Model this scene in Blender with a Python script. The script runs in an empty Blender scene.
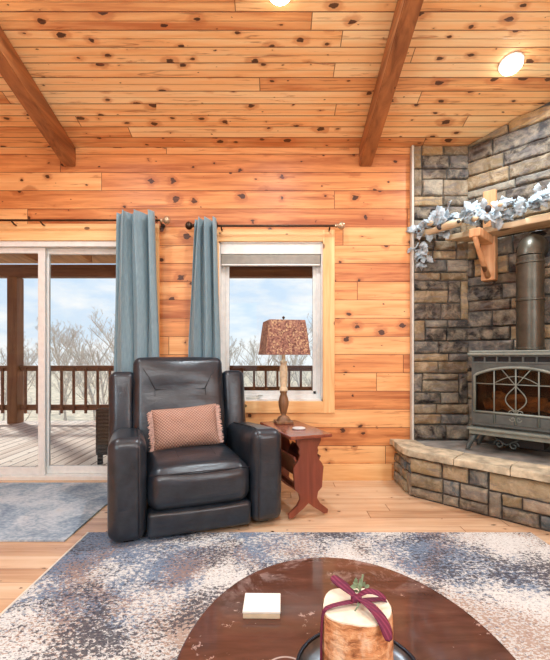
import bpy, bmesh, math, random
from mathutils import Vector, Matrix, noise as mnoise
C = bpy.context.scene.collection
SC = bpy.context.scene
PI = math.pi
R = math.radians
random.seed(7)
F, HOR, CX, CH = 400.0, 357.0, 275.0, 1.1      # focal length in pixels, horizon row, centre column, camera height
D = 3.577                                       # distance of the far wall
SL = 0.2875                                     # ceiling slope
WH = 2.97                                       # far wall height
def ceil_z(y): return WH + SL*(D-y)

# ------------------------------------------------------------------ materials
def lin(c):
    return tuple(((v/255)/12.92 if v/255 <= .04045 else ((v/255+.055)/1.055)**2.4) for v in c)+(1,)
class G:
    def __init__(s, name):
        s.mat = bpy.data.materials.new(name); s.mat.use_nodes = True
        s.nt = s.mat.node_tree; s.n = s.nt.nodes; s.l = s.nt.links
        s.b = s.n['Principled BSDF']; s.out = s.n['Material Output']
    def put(s, sock, v):
        if hasattr(v, 'is_output'): s.l.new(v, sock)
        else: sock.default_value = v
    def m(s, op, a, b=None, c=None, clamp=False):
        n = s.n.new('ShaderNodeMath'); n.operation = op; n.use_clamp = clamp
        for i, v in enumerate((a, b, c)):
            if v is not None: s.put(n.inputs[i], v)
        return n.outputs[0]
    def mix(s, f, a, b, bt='MIX'):
        n = s.n.new('ShaderNodeMix'); n.data_type = 'RGBA'; n.blend_type = bt
        s.put(n.inputs[0], f); s.put(n.inputs[6], a); s.put(n.inputs[7], b)
        return n.outputs[2]
    def ramp(s, f, stops, interp='LINEAR'):
        n = s.n.new('ShaderNodeValToRGB'); n.color_ramp.interpolation = interp
        e = n.color_ramp.elements
        while len(e) < len(stops): e.new(.5)
        for i, (p, c) in enumerate(stops): e[i].position = p; e[i].color = c if len(c) == 4 else lin(c)
        s.put(n.inputs[0], f); return n.outputs[0]
    def step(s, v, lo, hi):
        n = s.n.new('ShaderNodeMapRange'); n.interpolation_type = 'SMOOTHSTEP'
        s.put(n.inputs[0], v); s.put(n.inputs[1], lo); s.put(n.inputs[2], hi); return n.outputs[0]
    def co(s, which='Object'):
        return s.n.new('ShaderNodeTexCoord').outputs[which]
    def sep(s, v):
        n = s.n.new('ShaderNodeSeparateXYZ'); s.put(n.inputs[0], v); return n.outputs
    def comb(s, x, y, z=0.0):
        n = s.n.new('ShaderNodeCombineXYZ')
        for i, v in enumerate((x, y, z)): s.put(n.inputs[i], v)
        return n.outputs[0]
    def noise(s, v, scale=5, detail=3, rough=.5, dist=0):
        n = s.n.new('ShaderNodeTexNoise'); s.put(n.inputs['Vector'], v)
        n.inputs['Scale'].default_value = scale; n.inputs['Detail'].default_value = detail
        n.inputs['Roughness'].default_value = rough; n.inputs['Distortion'].default_value = dist
        return n.outputs[0]
    def vor(s, v, scale=1, feature='F1', dims='3D'):
        n = s.n.new('ShaderNodeTexVoronoi'); n.voronoi_dimensions = dims; n.feature = feature
        s.put(n.inputs['Vector'], v); n.inputs['Scale'].default_value = scale
        return n.outputs['Distance'], n.outputs['Color']
    def white(s, v):
        n = s.n.new('ShaderNodeTexWhiteNoise'); n.noise_dimensions = '3D'; s.put(n.inputs['Vector'], v)
        return n.outputs['Value'], n.outputs['Color']
    def scale(s, v, sc):
        n = s.n.new('ShaderNodeMapping'); s.put(n.inputs[0], v); n.inputs['Scale'].default_value = sc; return n.outputs[0]
    def bump(s, h, strength=.3, dist=.01):
        n = s.n.new('ShaderNodeBump'); n.inputs['Strength'].default_value = strength
        n.inputs['Distance'].default_value = dist; s.put(n.inputs['Height'], h)
        s.l.new(n.outputs[0], s.b.inputs['Normal'])
    def done(s, col=None, rough=None, metal=None, spec=None):
        if col is not None: s.put(s.b.inputs['Base Color'], col)
        if rough is not None: s.put(s.b.inputs['Roughness'], rough)
        if metal is not None: s.put(s.b.inputs['Metallic'], metal)
        if spec is not None: s.put(s.b.inputs['Specular IOR Level'], spec)
        return s.mat

def planks(name, ua, va, pitch, length, light, mid, dark, seam, knots=1.0, rough=.45, spec=.4, groove=.03, grain=22, voff=0.0, bright=.5, bead=0):
    g = G(name); xyz = g.sep(g.co()); u, v = xyz[ua], xyz[va]
    vv = g.m('DIVIDE', g.m('ADD', v, voff+50*pitch), pitch)
    row = g.m('FLOOR', vv); fv = g.m('FRACT', vv)
    rr, _ = g.white(g.comb(row, 3.1, 0.0))
    uu = g.m('ADD', g.m('DIVIDE', u, length), g.m('MULTIPLY', rr, 9.7))
    colm = g.m('FLOOR', uu); fu = g.m('FRACT', uu)
    rnd, rc = g.white(g.comb(row, colm, 1.7))
    rs = g.sep(rc)
    off = g.m('MULTIPLY', rnd, 37.0)
    gr = g.noise(g.comb(g.m('ADD', g.m('MULTIPLY', u, 1.3), off), g.m('MULTIPLY', v, grain), off), 1.0, 5, .6, .6)
    gr2 = g.noise(g.comb(g.m('ADD', g.m('MULTIPLY', u, .8), off), g.m('MULTIPLY', v, 7.0), off), 1.0, 3, .5, 1.2)
    tone = g.m('ADD', g.m('MULTIPLY', g.m('SUBTRACT', gr, .5), 1.0), g.m('MULTIPLY', g.m('SUBTRACT', gr2, .5), .9))
    tone = g.m('ADD', tone, g.m('ADD', g.m('MULTIPLY', g.m('SUBTRACT', rs[1], .5), .62), bright))
    c = g.ramp(tone, [(0, dark), (.45, mid), (1, light)])
    if knots:
        d, kc = g.vor(g.comb(g.m('ADD', g.m('MULTIPLY', u, 5.0), off), g.m('ADD', g.m('MULTIPLY', row, 7.0), g.m('MULTIPLY', fv, .95)), 0.0), 1.0, 'F1', '2D')
        ks = g.sep(kc)
        dn = g.m('ADD', d, g.m('MULTIPLY', g.m('SUBTRACT', g.noise(g.comb(g.m('MULTIPLY', u, 17), g.m('MULTIPLY', v, 38), 0.0), 1.0, 4), .5), .36))
        t = g.m('SUBTRACT', g.m('MULTIPLY', g.m('POWER', ks[0], 2.2), .175*knots), .012)
        k = g.step(g.m('SUBTRACT', t, dn), -.012, .02)
        halo = g.step(g.m('SUBTRACT', g.m('MULTIPLY', t, 2.6), dn), -.06, .14)
        c = g.mix(g.m('MULTIPLY', halo, .55), c, dark if len(dark) == 4 else lin(dark))
        c = g.mix(g.m('MULTIPLY', k, .9), c, lin((54, 26, 16)))
        stk = g.noise(g.comb(g.m('ADD', g.m('MULTIPLY', u, 2.2), off), g.m('MULTIPLY', v, 34.0), 9.0), 1.0, 4, .65, .9)
        c = g.mix(g.m('MULTIPLY', g.step(stk, .57, .70), .6*knots), c, lin((150, 78, 40)))
    e = g.m('MINIMUM', fv, g.m('SUBTRACT', 1.0, fv))
    gv = g.m('SUBTRACT', 1.0, g.step(e, groove*.35, groove))
    eu = g.m('MULTIPLY', g.m('MINIMUM', fu, g.m('SUBTRACT', 1.0, fu)), length)
    gu = g.m('SUBTRACT', 1.0, g.step(eu, .0012, .004))
    gap = g.m('MAXIMUM', gv, gu)
    if bead: gap = g.m('MAXIMUM', gap, g.m('MULTIPLY', bead, g.m('SUBTRACT', 1.0, g.step(g.m('ABSOLUTE', g.m('SUBTRACT', fv, .5)), groove*.35, groove))))
    c = g.mix(g.m('MULTIPLY', gap, .85), c, lin(seam))
    g.bump(g.m('SUBTRACT', g.m('MULTIPLY', gr, .12), gap), .5, .006)
    return g.done(c, rough, 0, spec)

def plain(name, col, rough=.5, metal=0, var=.12, scale=20, spec=.5, bump=0, stretch=(1,1,1)):
    g = G(name); v = g.scale(g.co(), stretch)  # mottled plain surface
    n = g.noise(v, scale, 4, .6)
    a = lin(tuple(max(0, c*(1-var)) for c in col)); b = lin(tuple(min(255, c*(1+var)) for c in col))
    if bump: g.bump(n, bump, .004)
    return g.done(g.ramp(n, [(.3, a), (.7, b)]), rough, metal, spec)

def woody(name, light, dark, axis=2, rough=.45, spec=.4, freq=18, knots=0):
    g = G(name); s = [freq]*3; s[axis] = freq*.07
    v = g.scale(g.co(), tuple(s))
    n = g.noise(v, 1.0, 5, .6, .8)
    c = g.ramp(n, [(.25, dark), (.75, light)])
    if knots:
        s2 = [9.0]*3; s2[axis] = 5.0
        d, kc = g.vor(g.scale(g.co(), tuple(s2)), 1.0)
        k = g.step(g.m('SUBTRACT', g.m('MULTIPLY', g.sep(kc)[0], .3*knots), d), .0, .05)
        c = g.mix(g.m('MULTIPLY', k, .8), c, lin((70, 36, 20)))
    g.bump(n, .2, .003)
    return g.done(c, rough, 0, spec)

M = {}
M['wall'] = planks('knotty_pine_wall', 0, 2, .163, 3.4, (248, 198, 138), (226, 154, 94), (166, 90, 48), (96, 48, 24), 1.0, .42, .4, .022, voff=.02)
M['wallside'] = planks('knotty_pine_side', 1, 2, .163, 2.3, (248, 198, 138), (226, 154, 94), (166, 90, 48), (96, 48, 24), 1.0, .42, .4, .022)
M['ceil'] = planks('knotty_pine_ceiling', 0, 1, .105, 3.2, (255, 226, 174), (247, 192, 130), (200, 124, 72), (100, 52, 28), 1.1, .32, .5, .045, bead=.42)
M['floor'] = planks('oak_floor', 0, 1, .13, 1.7, (226, 196, 164), (208, 170, 134), (166, 124, 92), (140, 104, 76), .35, .24, .7, .012)
M['deckwood'] = planks('weathered_deck', 1, 0, .14, 3.6, (232, 220, 210), (212, 194, 182), (166, 142, 128), (84, 66, 58), .5, .7, .2, .085, bright=.6)
M['pine'] = woody('pine_casing', (252, 210, 152), (226, 162, 100), 0, .42, .4, 22, .8)
M['pine_v'] = woody('pine_casing_upright', (252, 210, 152), (226, 162, 100), 2, .42, .4, 22, .8)
M['beam'] = woody('stained_beam', (192, 126, 76), (112, 66, 40), 1, .4, .45, 16, .5)
M['porchwood'] = woody('porch_timber', (150, 100, 66), (84, 52, 34), 2, .6, .3, 10, .3)
M['railwood'] = woody('railing_wood', (132, 88, 64), (80, 50, 38), 0, .6, .3, 14)
M['rafter'] = woody('rafter_wood', (208, 150, 96), (140, 90, 54), 1, .6, .3, 10)
M['vinyl'] = plain('white_vinyl', (228, 228, 224), .35, 0, .03)
M['slat'] = plain('blind_slats', (196, 192, 182), .5, 0, .05)
M['black'] = plain('black_metal', (34, 32, 32), .4, .6, .2)
M['bronze'] = plain('dark_bronze', (70, 52, 40), .35, .8, .2)
M['brass'] = plain('finial_ball', (196, 170, 140), .25, .6, .1)
M['rubber'] = plain('dark_base', (24, 24, 26), .7)

def glass():
    g = G('window_glass'); nt = g.nt
    t = g.n.new('ShaderNodeBsdfTransparent'); t.inputs[0].default_value = (.97, .985, .98, 1)
    gl = g.n.new('ShaderNodeBsdfGlossy'); gl.inputs['Roughness'].default_value = .02
    fr = g.n.new('ShaderNodeFresnel'); fr.inputs[0].default_value = 1.35
    mx = g.n.new('ShaderNodeMixShader')
    g.l.new(fr.outputs[0], mx.inputs[0]); g.l.new(t.outputs[0], mx.inputs[1]); g.l.new(gl.outputs[0], mx.inputs[2])
    g.l.new(mx.outputs[0], g.out.inputs[0]); g.n.remove(g.b); return g.mat
M['glass'] = glass()

def leather():
    g = G('charcoal_leather'); o = g.co()
    n = g.noise(o, 9, 4, .6, .4); n2 = g.noise(o, 260, 2, .5); w = g.noise(g.scale(o, (7, 7, 22)), 1.0, 4, .55, 1.2)
    c = g.ramp(n, [(.3, (22, 27, 34)), (.7, (44, 51, 60))])
    r = g.ramp(n, [(.3, (78, 78, 78, 255)[:3]), (.75, (122, 122, 122))])
    g.bump(g.m('ADD', g.m('MULTIPLY', n2, .10), g.m('MULTIPLY', w, .9)), .22, .012)
    g.put(g.b.inputs['Roughness'], .3)
    return g.done(c, None, 0, .6)
M['leather'] = leather()
M['stitch'] = plain('seam_piping', (40, 40, 46), .5, 0, .1)

def curtain():
    g = G('slate_blue_curtain'); o = g.co()
    n = g.noise(g.scale(o, (160, 160, 14)), 1.0, 3, .6)
    c = g.ramp(n, [(.3, (120, 144, 154)), (.7, (140, 163, 172))])
    g.put(g.b.inputs['Sheen Weight'], .2)
    return g.done(c, .75, 0, .2)
M['curtain'] = curtain()

def stonemat():
    g = G('ledge_stone'); o = g.co()
    a = g.n.new('ShaderNodeVertexColor'); a.layer_name = 'stone'
    n = g.noise(o, 11, 5, .65, .5); n2 = g.noise(o, 60, 3, .6); n3 = g.noise(g.scale(o, (6, 6, 24)), 1.0, 3, .55, .8)
    c = g.mix(g.step(n, .35, .75), a.outputs[0], g.mix(.5, a.outputs[0], lin((206, 190, 164))))
    c = g.mix(g.m('MULTIPLY', g.step(n3, .48, .66), .55), c, lin((112, 106, 104)))
    c = g.mix(g.m('MULTIPLY', g.step(n2, .5, .75), .22), c, lin((90, 80, 72)))
    g.bump(g.m('ADD', g.m('MULTIPLY', n, 1.0), g.m('MULTIPLY', n2, .35)), .9, .02)
    return g.done(c, .8, 0, .25)
M['stone'] = stonemat()
M['mortar'] = plain('dark_mortar', (76, 72, 68), .9, 0, .2, 30)
M['cap'] = plain('tan_capstone', (178, 166, 142), .75, 0, .26, 9, .3, .5)
M['slate'] = plain('slate_slab', (128, 124, 118), .5, 0, .3, 6, .4, .4)
M['iron'] = plain('grey_cast_iron', (80, 86, 84), .42, .15, .12, 14)
M['ironlight'] = plain('brushed_iron', (124, 130, 122), .38, .2, .1, 14)
M['pipe'] = plain('stove_pipe_metal', (84, 80, 70), .38, .6, .15, 9)
M['soot'] = plain('black_firebox', (16, 14, 16), .6)
def firelog():
    g = G('glowing_log'); o = g.co(); n = g.noise(o, 16, 4, .6)
    g.put(g.b.inputs['Emission Color'], g.ramp(n, [(.42, (30, 10, 4)), (.6, (230, 120, 40))])); g.put(g.b.inputs['Emission Strength'], .28)
    return g.done(g.ramp(n, [(.3, (120, 70, 40)), (.7, (206, 140, 80))]), .8, 0, .2)
M['firelog'] = firelog()

def stoveglass():
    g = G('stove_glass')
    t = g.n.new('ShaderNodeBsdfTransparent'); t.inputs[0].default_value = (.52, .52, .56, 1)
    gl = g.n.new('ShaderNodeBsdfGlossy'); gl.inputs['Roughness'].default_value = .05
    fr = g.n.new('ShaderNodeFresnel'); fr.inputs[0].default_value = 1.4
    mx = g.n.new('ShaderNodeMixShader')
    g.l.new(fr.outputs[0], mx.inputs[0]); g.l.new(t.outputs[0], mx.inputs[1]); g.l.new(gl.outputs[0], mx.inputs[2])
    g.l.new(mx.outputs[0], g.out.inputs[0]); g.n.remove(g.b); return g.mat
M['stoveglass'] = stoveglass()
M['mantel'] = woody('live_edge_slab', (226, 206, 172), (176, 146, 110), 0, .6, .3, 14, 1.0)
M['cedar'] = woody('cedar_bracket', (230, 182, 136), (190, 132, 88), 2, .55, .3, 20, 1.0)
M['leaf'] = plain('silver_white_leaf', (162, 176, 184), .6, 0, .28, 22)
M['twig'] = plain('brown_twig', (120, 90, 62), .8, 0, .2)
M['cone'] = plain('dark_pod', (42, 38, 40), .7, 0, .3)
M['redwood'] = woody('cherry_side_table', (150, 80, 58), (92, 44, 32), 2, .3, .5, 16)
M['redtop'] = woody('cherry_table_top', (150, 82, 62), (96, 46, 34), 1, .16, .6, 16)
M['coaster'] = plain('pale_coaster', (206, 206, 204), .4, 0, .05)
M['lampwood'] = woody('distressed_lamp', (156, 116, 80), (88, 60, 42), 2, .45, .4, 30)
M['lampcream'] = plain('lamp_cream_paint', (222, 204, 172), .5, 0, .1)

def weave(name, a, b, c3, sc, rough=.9, emboss=.6):
    g = G(name); o = g.co(); x = g.sep(o)
    n = g.noise(o, 18, 3, .6)
    s1 = g.m('SINE', g.m('MULTIPLY', x[0], sc)); s2 = g.m('SINE', g.m('MULTIPLY', x[2], sc))
    w = g.m('ADD', g.m('MULTIPLY', g.m('MULTIPLY', s1, s2), .5), .5)
    c = g.mix(g.step(w, .2, .8), lin(a), lin(b)); c = g.mix(g.m('MULTIPLY', g.step(n, .4, .7), .5), c, lin(c3))
    g.bump(w, emboss, .006)
    return g.done(c, rough, 0, .2)
M['pillow'] = weave('rose_waffle_weave', (132, 96, 84), (196, 160, 142), (172, 130, 112), 300)
M['fringe'] = plain('cream_fringe', (214, 178, 164), .9, 0, .15, 60)

def shade():
    g = G('mottled_lamp_shade'); o = g.co()
    d, c0 = g.vor(o, 95); n = g.noise(o, 60, 3, .7)
    c = g.ramp(g.sep(c0)[0], [(0, (98, 66, 60)), (.45, (146, 108, 96)), (.75, (170, 130, 108)), (1, (204, 176, 136))])
    c = g.mix(g.m('MULTIPLY', n, .35), c, lin((120, 70, 62)))
    g.put(g.b.inputs['Subsurface Weight'], 0.0)
    g.bump(d, .4, .004)
    return g.done(c, .85, 0, .15)
M['shade'] = shade()

def rug_main():
    g = G('distressed_rug'); o = g.co(); x = g.sep(o)
    big = g.noise(o, 1.5, 3, .6, .6)
    big2 = g.noise(g.scale(o, (1, 1, 1)), 2.3, 3, .6, .4)
    st = g.noise(g.scale(o, (38, 50, 1)), 1.0, 5, .75, .3)
    st2 = g.noise(g.scale(o, (60, 95, 1)), 1.0, 3, .6, .2)
    st3 = g.noise(g.scale(o, (48, 62, 1)), 1.0, 5, .7, .4)
    base = g.ramp(st2, [(.3, (166, 166, 164)), (.5, (216, 217, 214)), (.75, (186, 186, 182))])
    # blue lies toward the back edge and the left side, brown toward the middle
    bias = g.m('ADD', g.m('MULTIPLY', g.m('SUBTRACT', x[1], 1.9), .16), g.m('MULTIPLY', x[0], -.05))
    bl = g.m('ADD', g.m('ADD', big, bias), g.m('MULTIPLY', g.m('SUBTRACT', st, .5), .9))
    c = g.mix(g.m('MULTIPLY', g.step(bl, .51, .63), .85), base, g.ramp(st2, [(.3, (34, 58, 94)), (.7, (106, 138, 170))]))
    rs = g.m('ADD', g.noise(o, 1.9, 2, .5, 1.0), g.m('MULTIPLY', g.m('SUBTRACT', st2, .5), 1.5))
    c = g.mix(g.m('MULTIPLY', g.step(rs, .58, .68), .72), c, lin((150, 116, 92)))
    gy = g.m('ADD', big2, g.m('MULTIPLY', g.m('SUBTRACT', st3, .5), 1.2))
    c = g.mix(g.m('MULTIPLY', g.step(gy, .55, .60), .9), c, g.ramp(st2, [(.3, (38, 40, 50)), (.7, (96, 94, 100))]))
    fl = g.noise(g.scale(o, (70, 92, 1)), 1.0, 3, .7, .3)
    c = g.mix(g.m('MULTIPLY', g.step(g.m('ADD', fl, g.m('MULTIPLY', g.m('SUBTRACT', big2, .5), .35)), .58, .63), .75), c, lin((70, 70, 80)))
    g.bump(st2, .4, .006)
    return g.done(c, .95, 0, .1)
M['rug'] = rug_main()
def rug_small():
    g = G('faded_blue_rug'); o = g.co()
    big = g.noise(o, 3.0, 4, .6, .8); st = g.noise(g.scale(o, (30, 46, 1)), 1.0, 4, .65, .3)
    f = g.m('ADD', g.m('MULTIPLY', big, .7), g.m('MULTIPLY', st, .5))
    c = g.ramp(f, [(.42, (112, 130, 150)), (.56, (152, 168, 182)), (.7, (196, 204, 210)), (.85, (186, 186, 184))])
    g.bump(st, .4, .006)
    return g.done(c, .95, 0, .1)
M['rug2'] = rug_small()
M['binding'] = plain('cream_binding', (214, 204, 190), .9, 0, .06)

def table_top():
    g = G('worn_mahogany_top'); o = g.co(); x = g.sep(o)
    n = g.noise(g.scale(o, (5, 22, 5)), 1.0, 5, .6, .6); n2 = g.noise(o, 9, 5, .7, .4); n3 = g.noise(o, 55, 4, .7)
    c = g.ramp(n, [(.25, (62, 38, 30)), (.6, (90, 58, 48)), (.85, (116, 80, 66))])
    # bleached wear towards the far edge of the top
    wear = g.m('MULTIPLY', g.step(n2, .48, .62), g.step(g.m('ADD', x[1], g.m('MULTIPLY', x[0], -.1)), .18, .42))
    c = g.mix(g.m('MULTIPLY', wear, .3), c, lin((190, 170, 166)))
    spots = g.step(g.m('MULTIPLY', n3, g.step(n2, .35, .6)), .60, .63)
    c = g.mix(g.m('MULTIPLY', spots, .5), c, lin((196, 170, 160)))
    # pale ring left by a glass
    dx = g.m('SUBTRACT', x[0], -.132); dy = g.m('SUBTRACT', x[1], -.012)
    d = g.m('SQRT', g.m('ADD', g.m('MULTIPLY', dx, dx), g.m('MULTIPLY', dy, dy)))
    ring = g.m('SUBTRACT', 1.0, g.step(g.m('ABSOLUTE', g.m('SUBTRACT', d, .045)), .0012, .003))
    c = g.mix(g.m('MULTIPLY', ring, .6), c, lin((204, 190, 184)))
    return g.done(c, g.ramp(n2, [(.3, (58, 58, 58)), (.7, (92, 92, 92))]), 0, .5)
M['ctop'] = table_top()
M['cwood'] = woody('mahogany_edge', (104, 54, 40), (66, 32, 24), 0, .35, .5, 14)
def bark():
    g = G('papery_bark'); o = g.co()
    n = g.noise(g.scale(o, (34, 34, 70)), 1.0, 4, .65, .4); n2 = g.noise(g.scale(o, (30, 30, 14)), 1.0, 4, .6)
    c = g.ramp(n, [(.3, (112, 62, 36)), (.48, (196, 136, 92)), (.7, (226, 178, 132))])
    c = g.mix(g.m('MULTIPLY', g.step(n2, .52, .68), .6), c, lin((232, 204, 172)))
    g.bump(n, .7, .006); return g.done(c, .8, 0, .2)
M['bark'] = bark()
M['cut'] = plain('pale_cut_wood', (226, 212, 190), .65, 0, .06, 40)
def ribbon():
    g = G('burgundy_plaid_ribbon'); o = g.co(); x = g.sep(o)
    s1 = g.step(g.m('SINE', g.m('MULTIPLY', g.m('ADD', x[0], x[1]), 620)), .2, .6); s2 = g.step(g.m('SINE', g.m('MULTIPLY', g.m('SUBTRACT', x[1], x[2]), 620)), .2, .6)
    c = g.mix(g.m('MULTIPLY', s1, .5), lin((98, 28, 54)), lin((146, 66, 90))); c = g.mix(g.m('MULTIPLY', s2, .4), c, lin((78, 30, 60)))
    return g.done(c, .7, 0, .3)
M['ribbon'] = ribbon()
M['green'] = plain('grey_green_sprig', (104, 120, 92), .7, 0, .2)
M['tray'] = plain('galvanised_tray', (96, 100, 104), .3, .8, .2)
M['trayrim'] = plain('dark_tray_rim', (36, 42, 52), .3, .7, .2)
M['whitebox'] = plain('white_coaster_box', (236, 232, 222), .6, 0, .03)
M['boxband'] = plain('tan_box_side', (206, 188, 158), .6, 0, .06)
M['tree'] = plain('haze_paled_bark', (196, 186, 176), .9, 0, .15, 8)  # distance haze is put into the pale bark colour
M['wicker'] = weave('dark_wicker', (40, 36, 36), (84, 76, 70), (58, 54, 52), 160, .7, .8)
M['ground'] = plain('leaf_litter', (196, 180, 156), .95, 0, .2, 1.2)
def emit(name, col, st):
    g = G(name); g.put(g.b.inputs['Emission Color'], lin(col)); g.put(g.b.inputs['Emission Strength'], st)
    return g.done(lin(col), .4)
M['led'] = emit('led_diffuser', (255, 244, 226), 14)

# ------------------------------------------------------------------ mesh helpers
class MB:
    def __init__(s): s.bm = bmesh.new(); s.smooth = False
    def merge(s, bm2, mat=None):
        me = bpy.data.meshes.new('tmp'); bm2.to_mesh(me); bm2.free()
        if mat: me.transform(mat)
        s.bm.from_mesh(me); bpy.data.meshes.remove(me); return s
    def box(s, lo, hi, bevel=0, seg=2, mat=None):
        b = bmesh.new(); bmesh.ops.create_cube(b, size=1)
        for v in b.verts: v.co = Vector([lo[i]+(v.co[i]+.5)*(hi[i]-lo[i]) for i in range(3)])
        if bevel: bmesh.ops.bevel(b, geom=b.edges[:], offset=bevel, segments=seg, affect='EDGES', profile=.6)
        return s.merge(b, mat)
    def tube(s, pts, r, n=8, cap=True, closed=False):
        b = bmesh.new(); pts = [Vector(p) for p in pts]; rs = r if isinstance(r, (list, tuple)) else [r]*len(pts)
        rings = []; up = None; k = len(pts)
        for i, p in enumerate(pts):
            if closed: t = (pts[(i+1) % k]-pts[i-1])
            else: t = (pts[min(i+1, k-1)]-pts[max(i-1, 0)])
            t.normalize()
            if up is None: up = Vector((0, 0, 1)) if abs(t.z) < .9 else Vector((1, 0, 0))
            a = t.cross(up).normalized(); up = a.cross(t).normalized()
            rings.append([b.verts.new(p+(a*math.cos(2*PI*j/n)+up*math.sin(2*PI*j/n))*rs[i]) for j in range(n)])
        m = k if closed else k-1
        for i in range(m):
            A, B = rings[i], rings[(i+1) % k]
            for j in range(n): b.faces.new((A[j], A[(j+1) % n], B[(j+1) % n], B[j]))
        if cap and not closed:
            b.faces.new(rings[0][::-1]); b.faces.new(rings[-1])
        return s.merge(b)
    def lathe(s, prof, n=24, mat=None, sq=None):
        b = bmesh.new(); rings = []
        for (r, z) in prof:
            ring = []
            for j in range(n):
                a = 2*PI*j/n
                ring.append(b.verts.new((r*math.cos(a), r*math.sin(a), z)))
            rings.append(ring)
        for A, B in zip(rings, rings[1:]):
            for j in range(n): b.faces.new((A[j], A[(j+1) % n], B[(j+1) % n], B[j]))
        b.faces.new(rings[0][::-1]); b.faces.new(rings[-1])
        return s.merge(b, mat)
    def prism(s, pts, z0, z1, bevel=0, mat=None, seg=2):
        b = bmesh.new(); lo = [b.verts.new((p[0], p[1], z0)) for p in pts]; hi = [b.verts.new((p[0], p[1], z1)) for p in pts]
        k = len(pts)
        f1 = b.faces.new(lo[::-1]); f2 = b.faces.new(hi)
        for i in range(k): b.faces.new((lo[i], lo[(i+1) % k], hi[(i+1) % k], hi[i]))
        bmesh.ops.recalc_face_normals(b, faces=b.faces[:])
        if bevel: bmesh.ops.bevel(b, geom=list(set(f1.edges[:]+f2.edges[:])), offset=bevel, segments=seg, affect='EDGES', profile=.6)
        return s.merge(b, mat)
    def soft(s, lo, hi, r, puff=(0, 0, 0), n=7, mat=None):
        h = [(hi[i]-lo[i])/2 for i in range(3)]; c = [(hi[i]+lo[i])/2 for i in range(3)]
        ax = []
        for i in range(3):
            rr = min(r, h[i]*.98); inn = h[i]-rr
            cor = [inn+rr*math.tan(R(45)*k/4) for k in range(1, 5)]
            mid = [-inn+2*inn*k/n for k in range(n+1)]
            ax.append([-x for x in cor[::-1]]+mid+cor)
        b = bmesh.new()
        def P(q):
            q = Vector(q); cc = Vector([max(-(h[i]-min(r, h[i]*.98)), min(h[i]-min(r, h[i]*.98), q[i])) for i in range(3)])
            d = q-cc
            if d.length > 1e-9:
                mx = max(abs(d[i]) for i in range(3))
                d = d.normalized()*min(r, mx if mx > 0 else r) if False else d.normalized()*(max(abs(d.x), abs(d.y), abs(d.z)))
            o = cc+d; f = [1-min(1, abs(q[i])/h[i])**2.2 for i in range(3)]
            for i in range(3):
                j, k = (i+1) % 3, (i+2) % 3
                o[i] += (1 if q[i] > 0 else -1)*puff[i]*f[j]*f[k]*(abs(q[i])/h[i])
            return o
        for i in range(3):
            j, k = (i+1) % 3, (i+2) % 3
            for sg in (-1, 1):
                g = []
                for a in ax[j]:
                    row = []
                    for e in ax[k]:
                        q = [0, 0, 0]; q[i] = sg*h[i]; q[j] = a; q[k] = e
                        row.append(b.verts.new(P(q)+Vector(c)))
                    g.append(row)
                for a in range(len(g)-1):
                    for e in range(len(g[0])-1):
                        f = (g[a][e], g[a+1][e], g[a+1][e+1], g[a][e+1])
                        b.faces.new(f if sg > 0 else f[::-1])
        bmesh.ops.remove_doubles(b, verts=b.verts[:], dist=1e-5)
        bmesh.ops.recalc_face_normals(b, faces=b.faces[:])
        s.smooth = True
        return s.merge(b, mat)
    def xf(s, fn):
        for v in s.bm.verts: v.co = Vector(fn(v.co))
        return s
    def build(s, name, mat, parent=None, smooth=None, auto=None):
        me = bpy.data.meshes.new(name); s.bm.to_mesh(me); s.bm.free()
        me.materials.append(M[mat] if isinstance(mat, str) else mat)
        if smooth if smooth is not None else s.smooth:
            me.shade_smooth()
            if auto:
                try: me.set_sharp_from_angle(angle=R(auto))
                except Exception: pass
        o = bpy.data.objects.new(name, me); C.objects.link(o)
        if parent: o.parent = parent
        return o

def tag(o, label=None, cat=None, group=None, kind=None):
    if label: o['label'] = label
    if cat: o['category'] = cat
    if group: o['group'] = group
    if kind: o['kind'] = kind
    return o
def thing(name, label, cat, loc=(0, 0, 0), rz=0, group=None):
    o = bpy.data.objects.new(name, None); C.objects.link(o); o.empty_display_size = .1
    o.location = loc; o.rotation_euler = (0, 0, rz); return tag(o, label, cat, group)
def struct(o): o['kind'] = 'structure'; return o
def dup(root, loc=None, rz=None, label=None):
    r = root.copy(); C.objects.link(r)
    if loc is not None: r.location = loc
    if rz is not None: r.rotation_euler = (0, 0, rz)
    if label: r['label'] = label
    for ch in list(root.children):
        c = ch.copy(); C.objects.link(c); c.parent = r
        for g in list(ch.children):
            d = g.copy(); C.objects.link(d); d.parent = c
    return r

# ------------------------------------------------------------------ room shell
XL, XR, YB, YF = -3.8, 3.0, D, -3.6
WT = .16
dx0, dx1, dz1 = -3.06, -1.136, 2.137            # sliding door opening
wx0, wx1, wz0, wz1 = -.50, .426, .706, 2.129    # window opening
w = MB()
def wall_cells(w, xs, zs, holes, y0, y1):
    for i in range(len(xs)-1):
        for j in range(len(zs)-1):
            cx, cz = (xs[i]+xs[i+1])/2, (zs[j]+zs[j+1])/2
            if any(a < cx < b and c < cz < d for a, b, c, d in holes): continue
            w.box((xs[i], y0, zs[j]), (xs[i+1], y1, zs[j+1]))
wall_cells(w, [XL, dx0, dx1, wx0, wx1, XR], [-.1, 0.0, wz0, wz1, dz1, WH+.02], [(dx0, dx1, 0, dz1), (wx0, wx1, wz0, wz1)], D, D+WT)
struct(w.build('wall_back', 'wall'))
w = MB(); w.box((XL-.12, YF, -.1), (XL, D+WT, WH+1.2)); struct(w.build('wall_left', 'wallside'))
w = MB(); w.box((XR, YF, -.1), (XR+.12, D+WT, WH+1.2)); struct(w.build('wall_right', 'wallside'))
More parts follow.
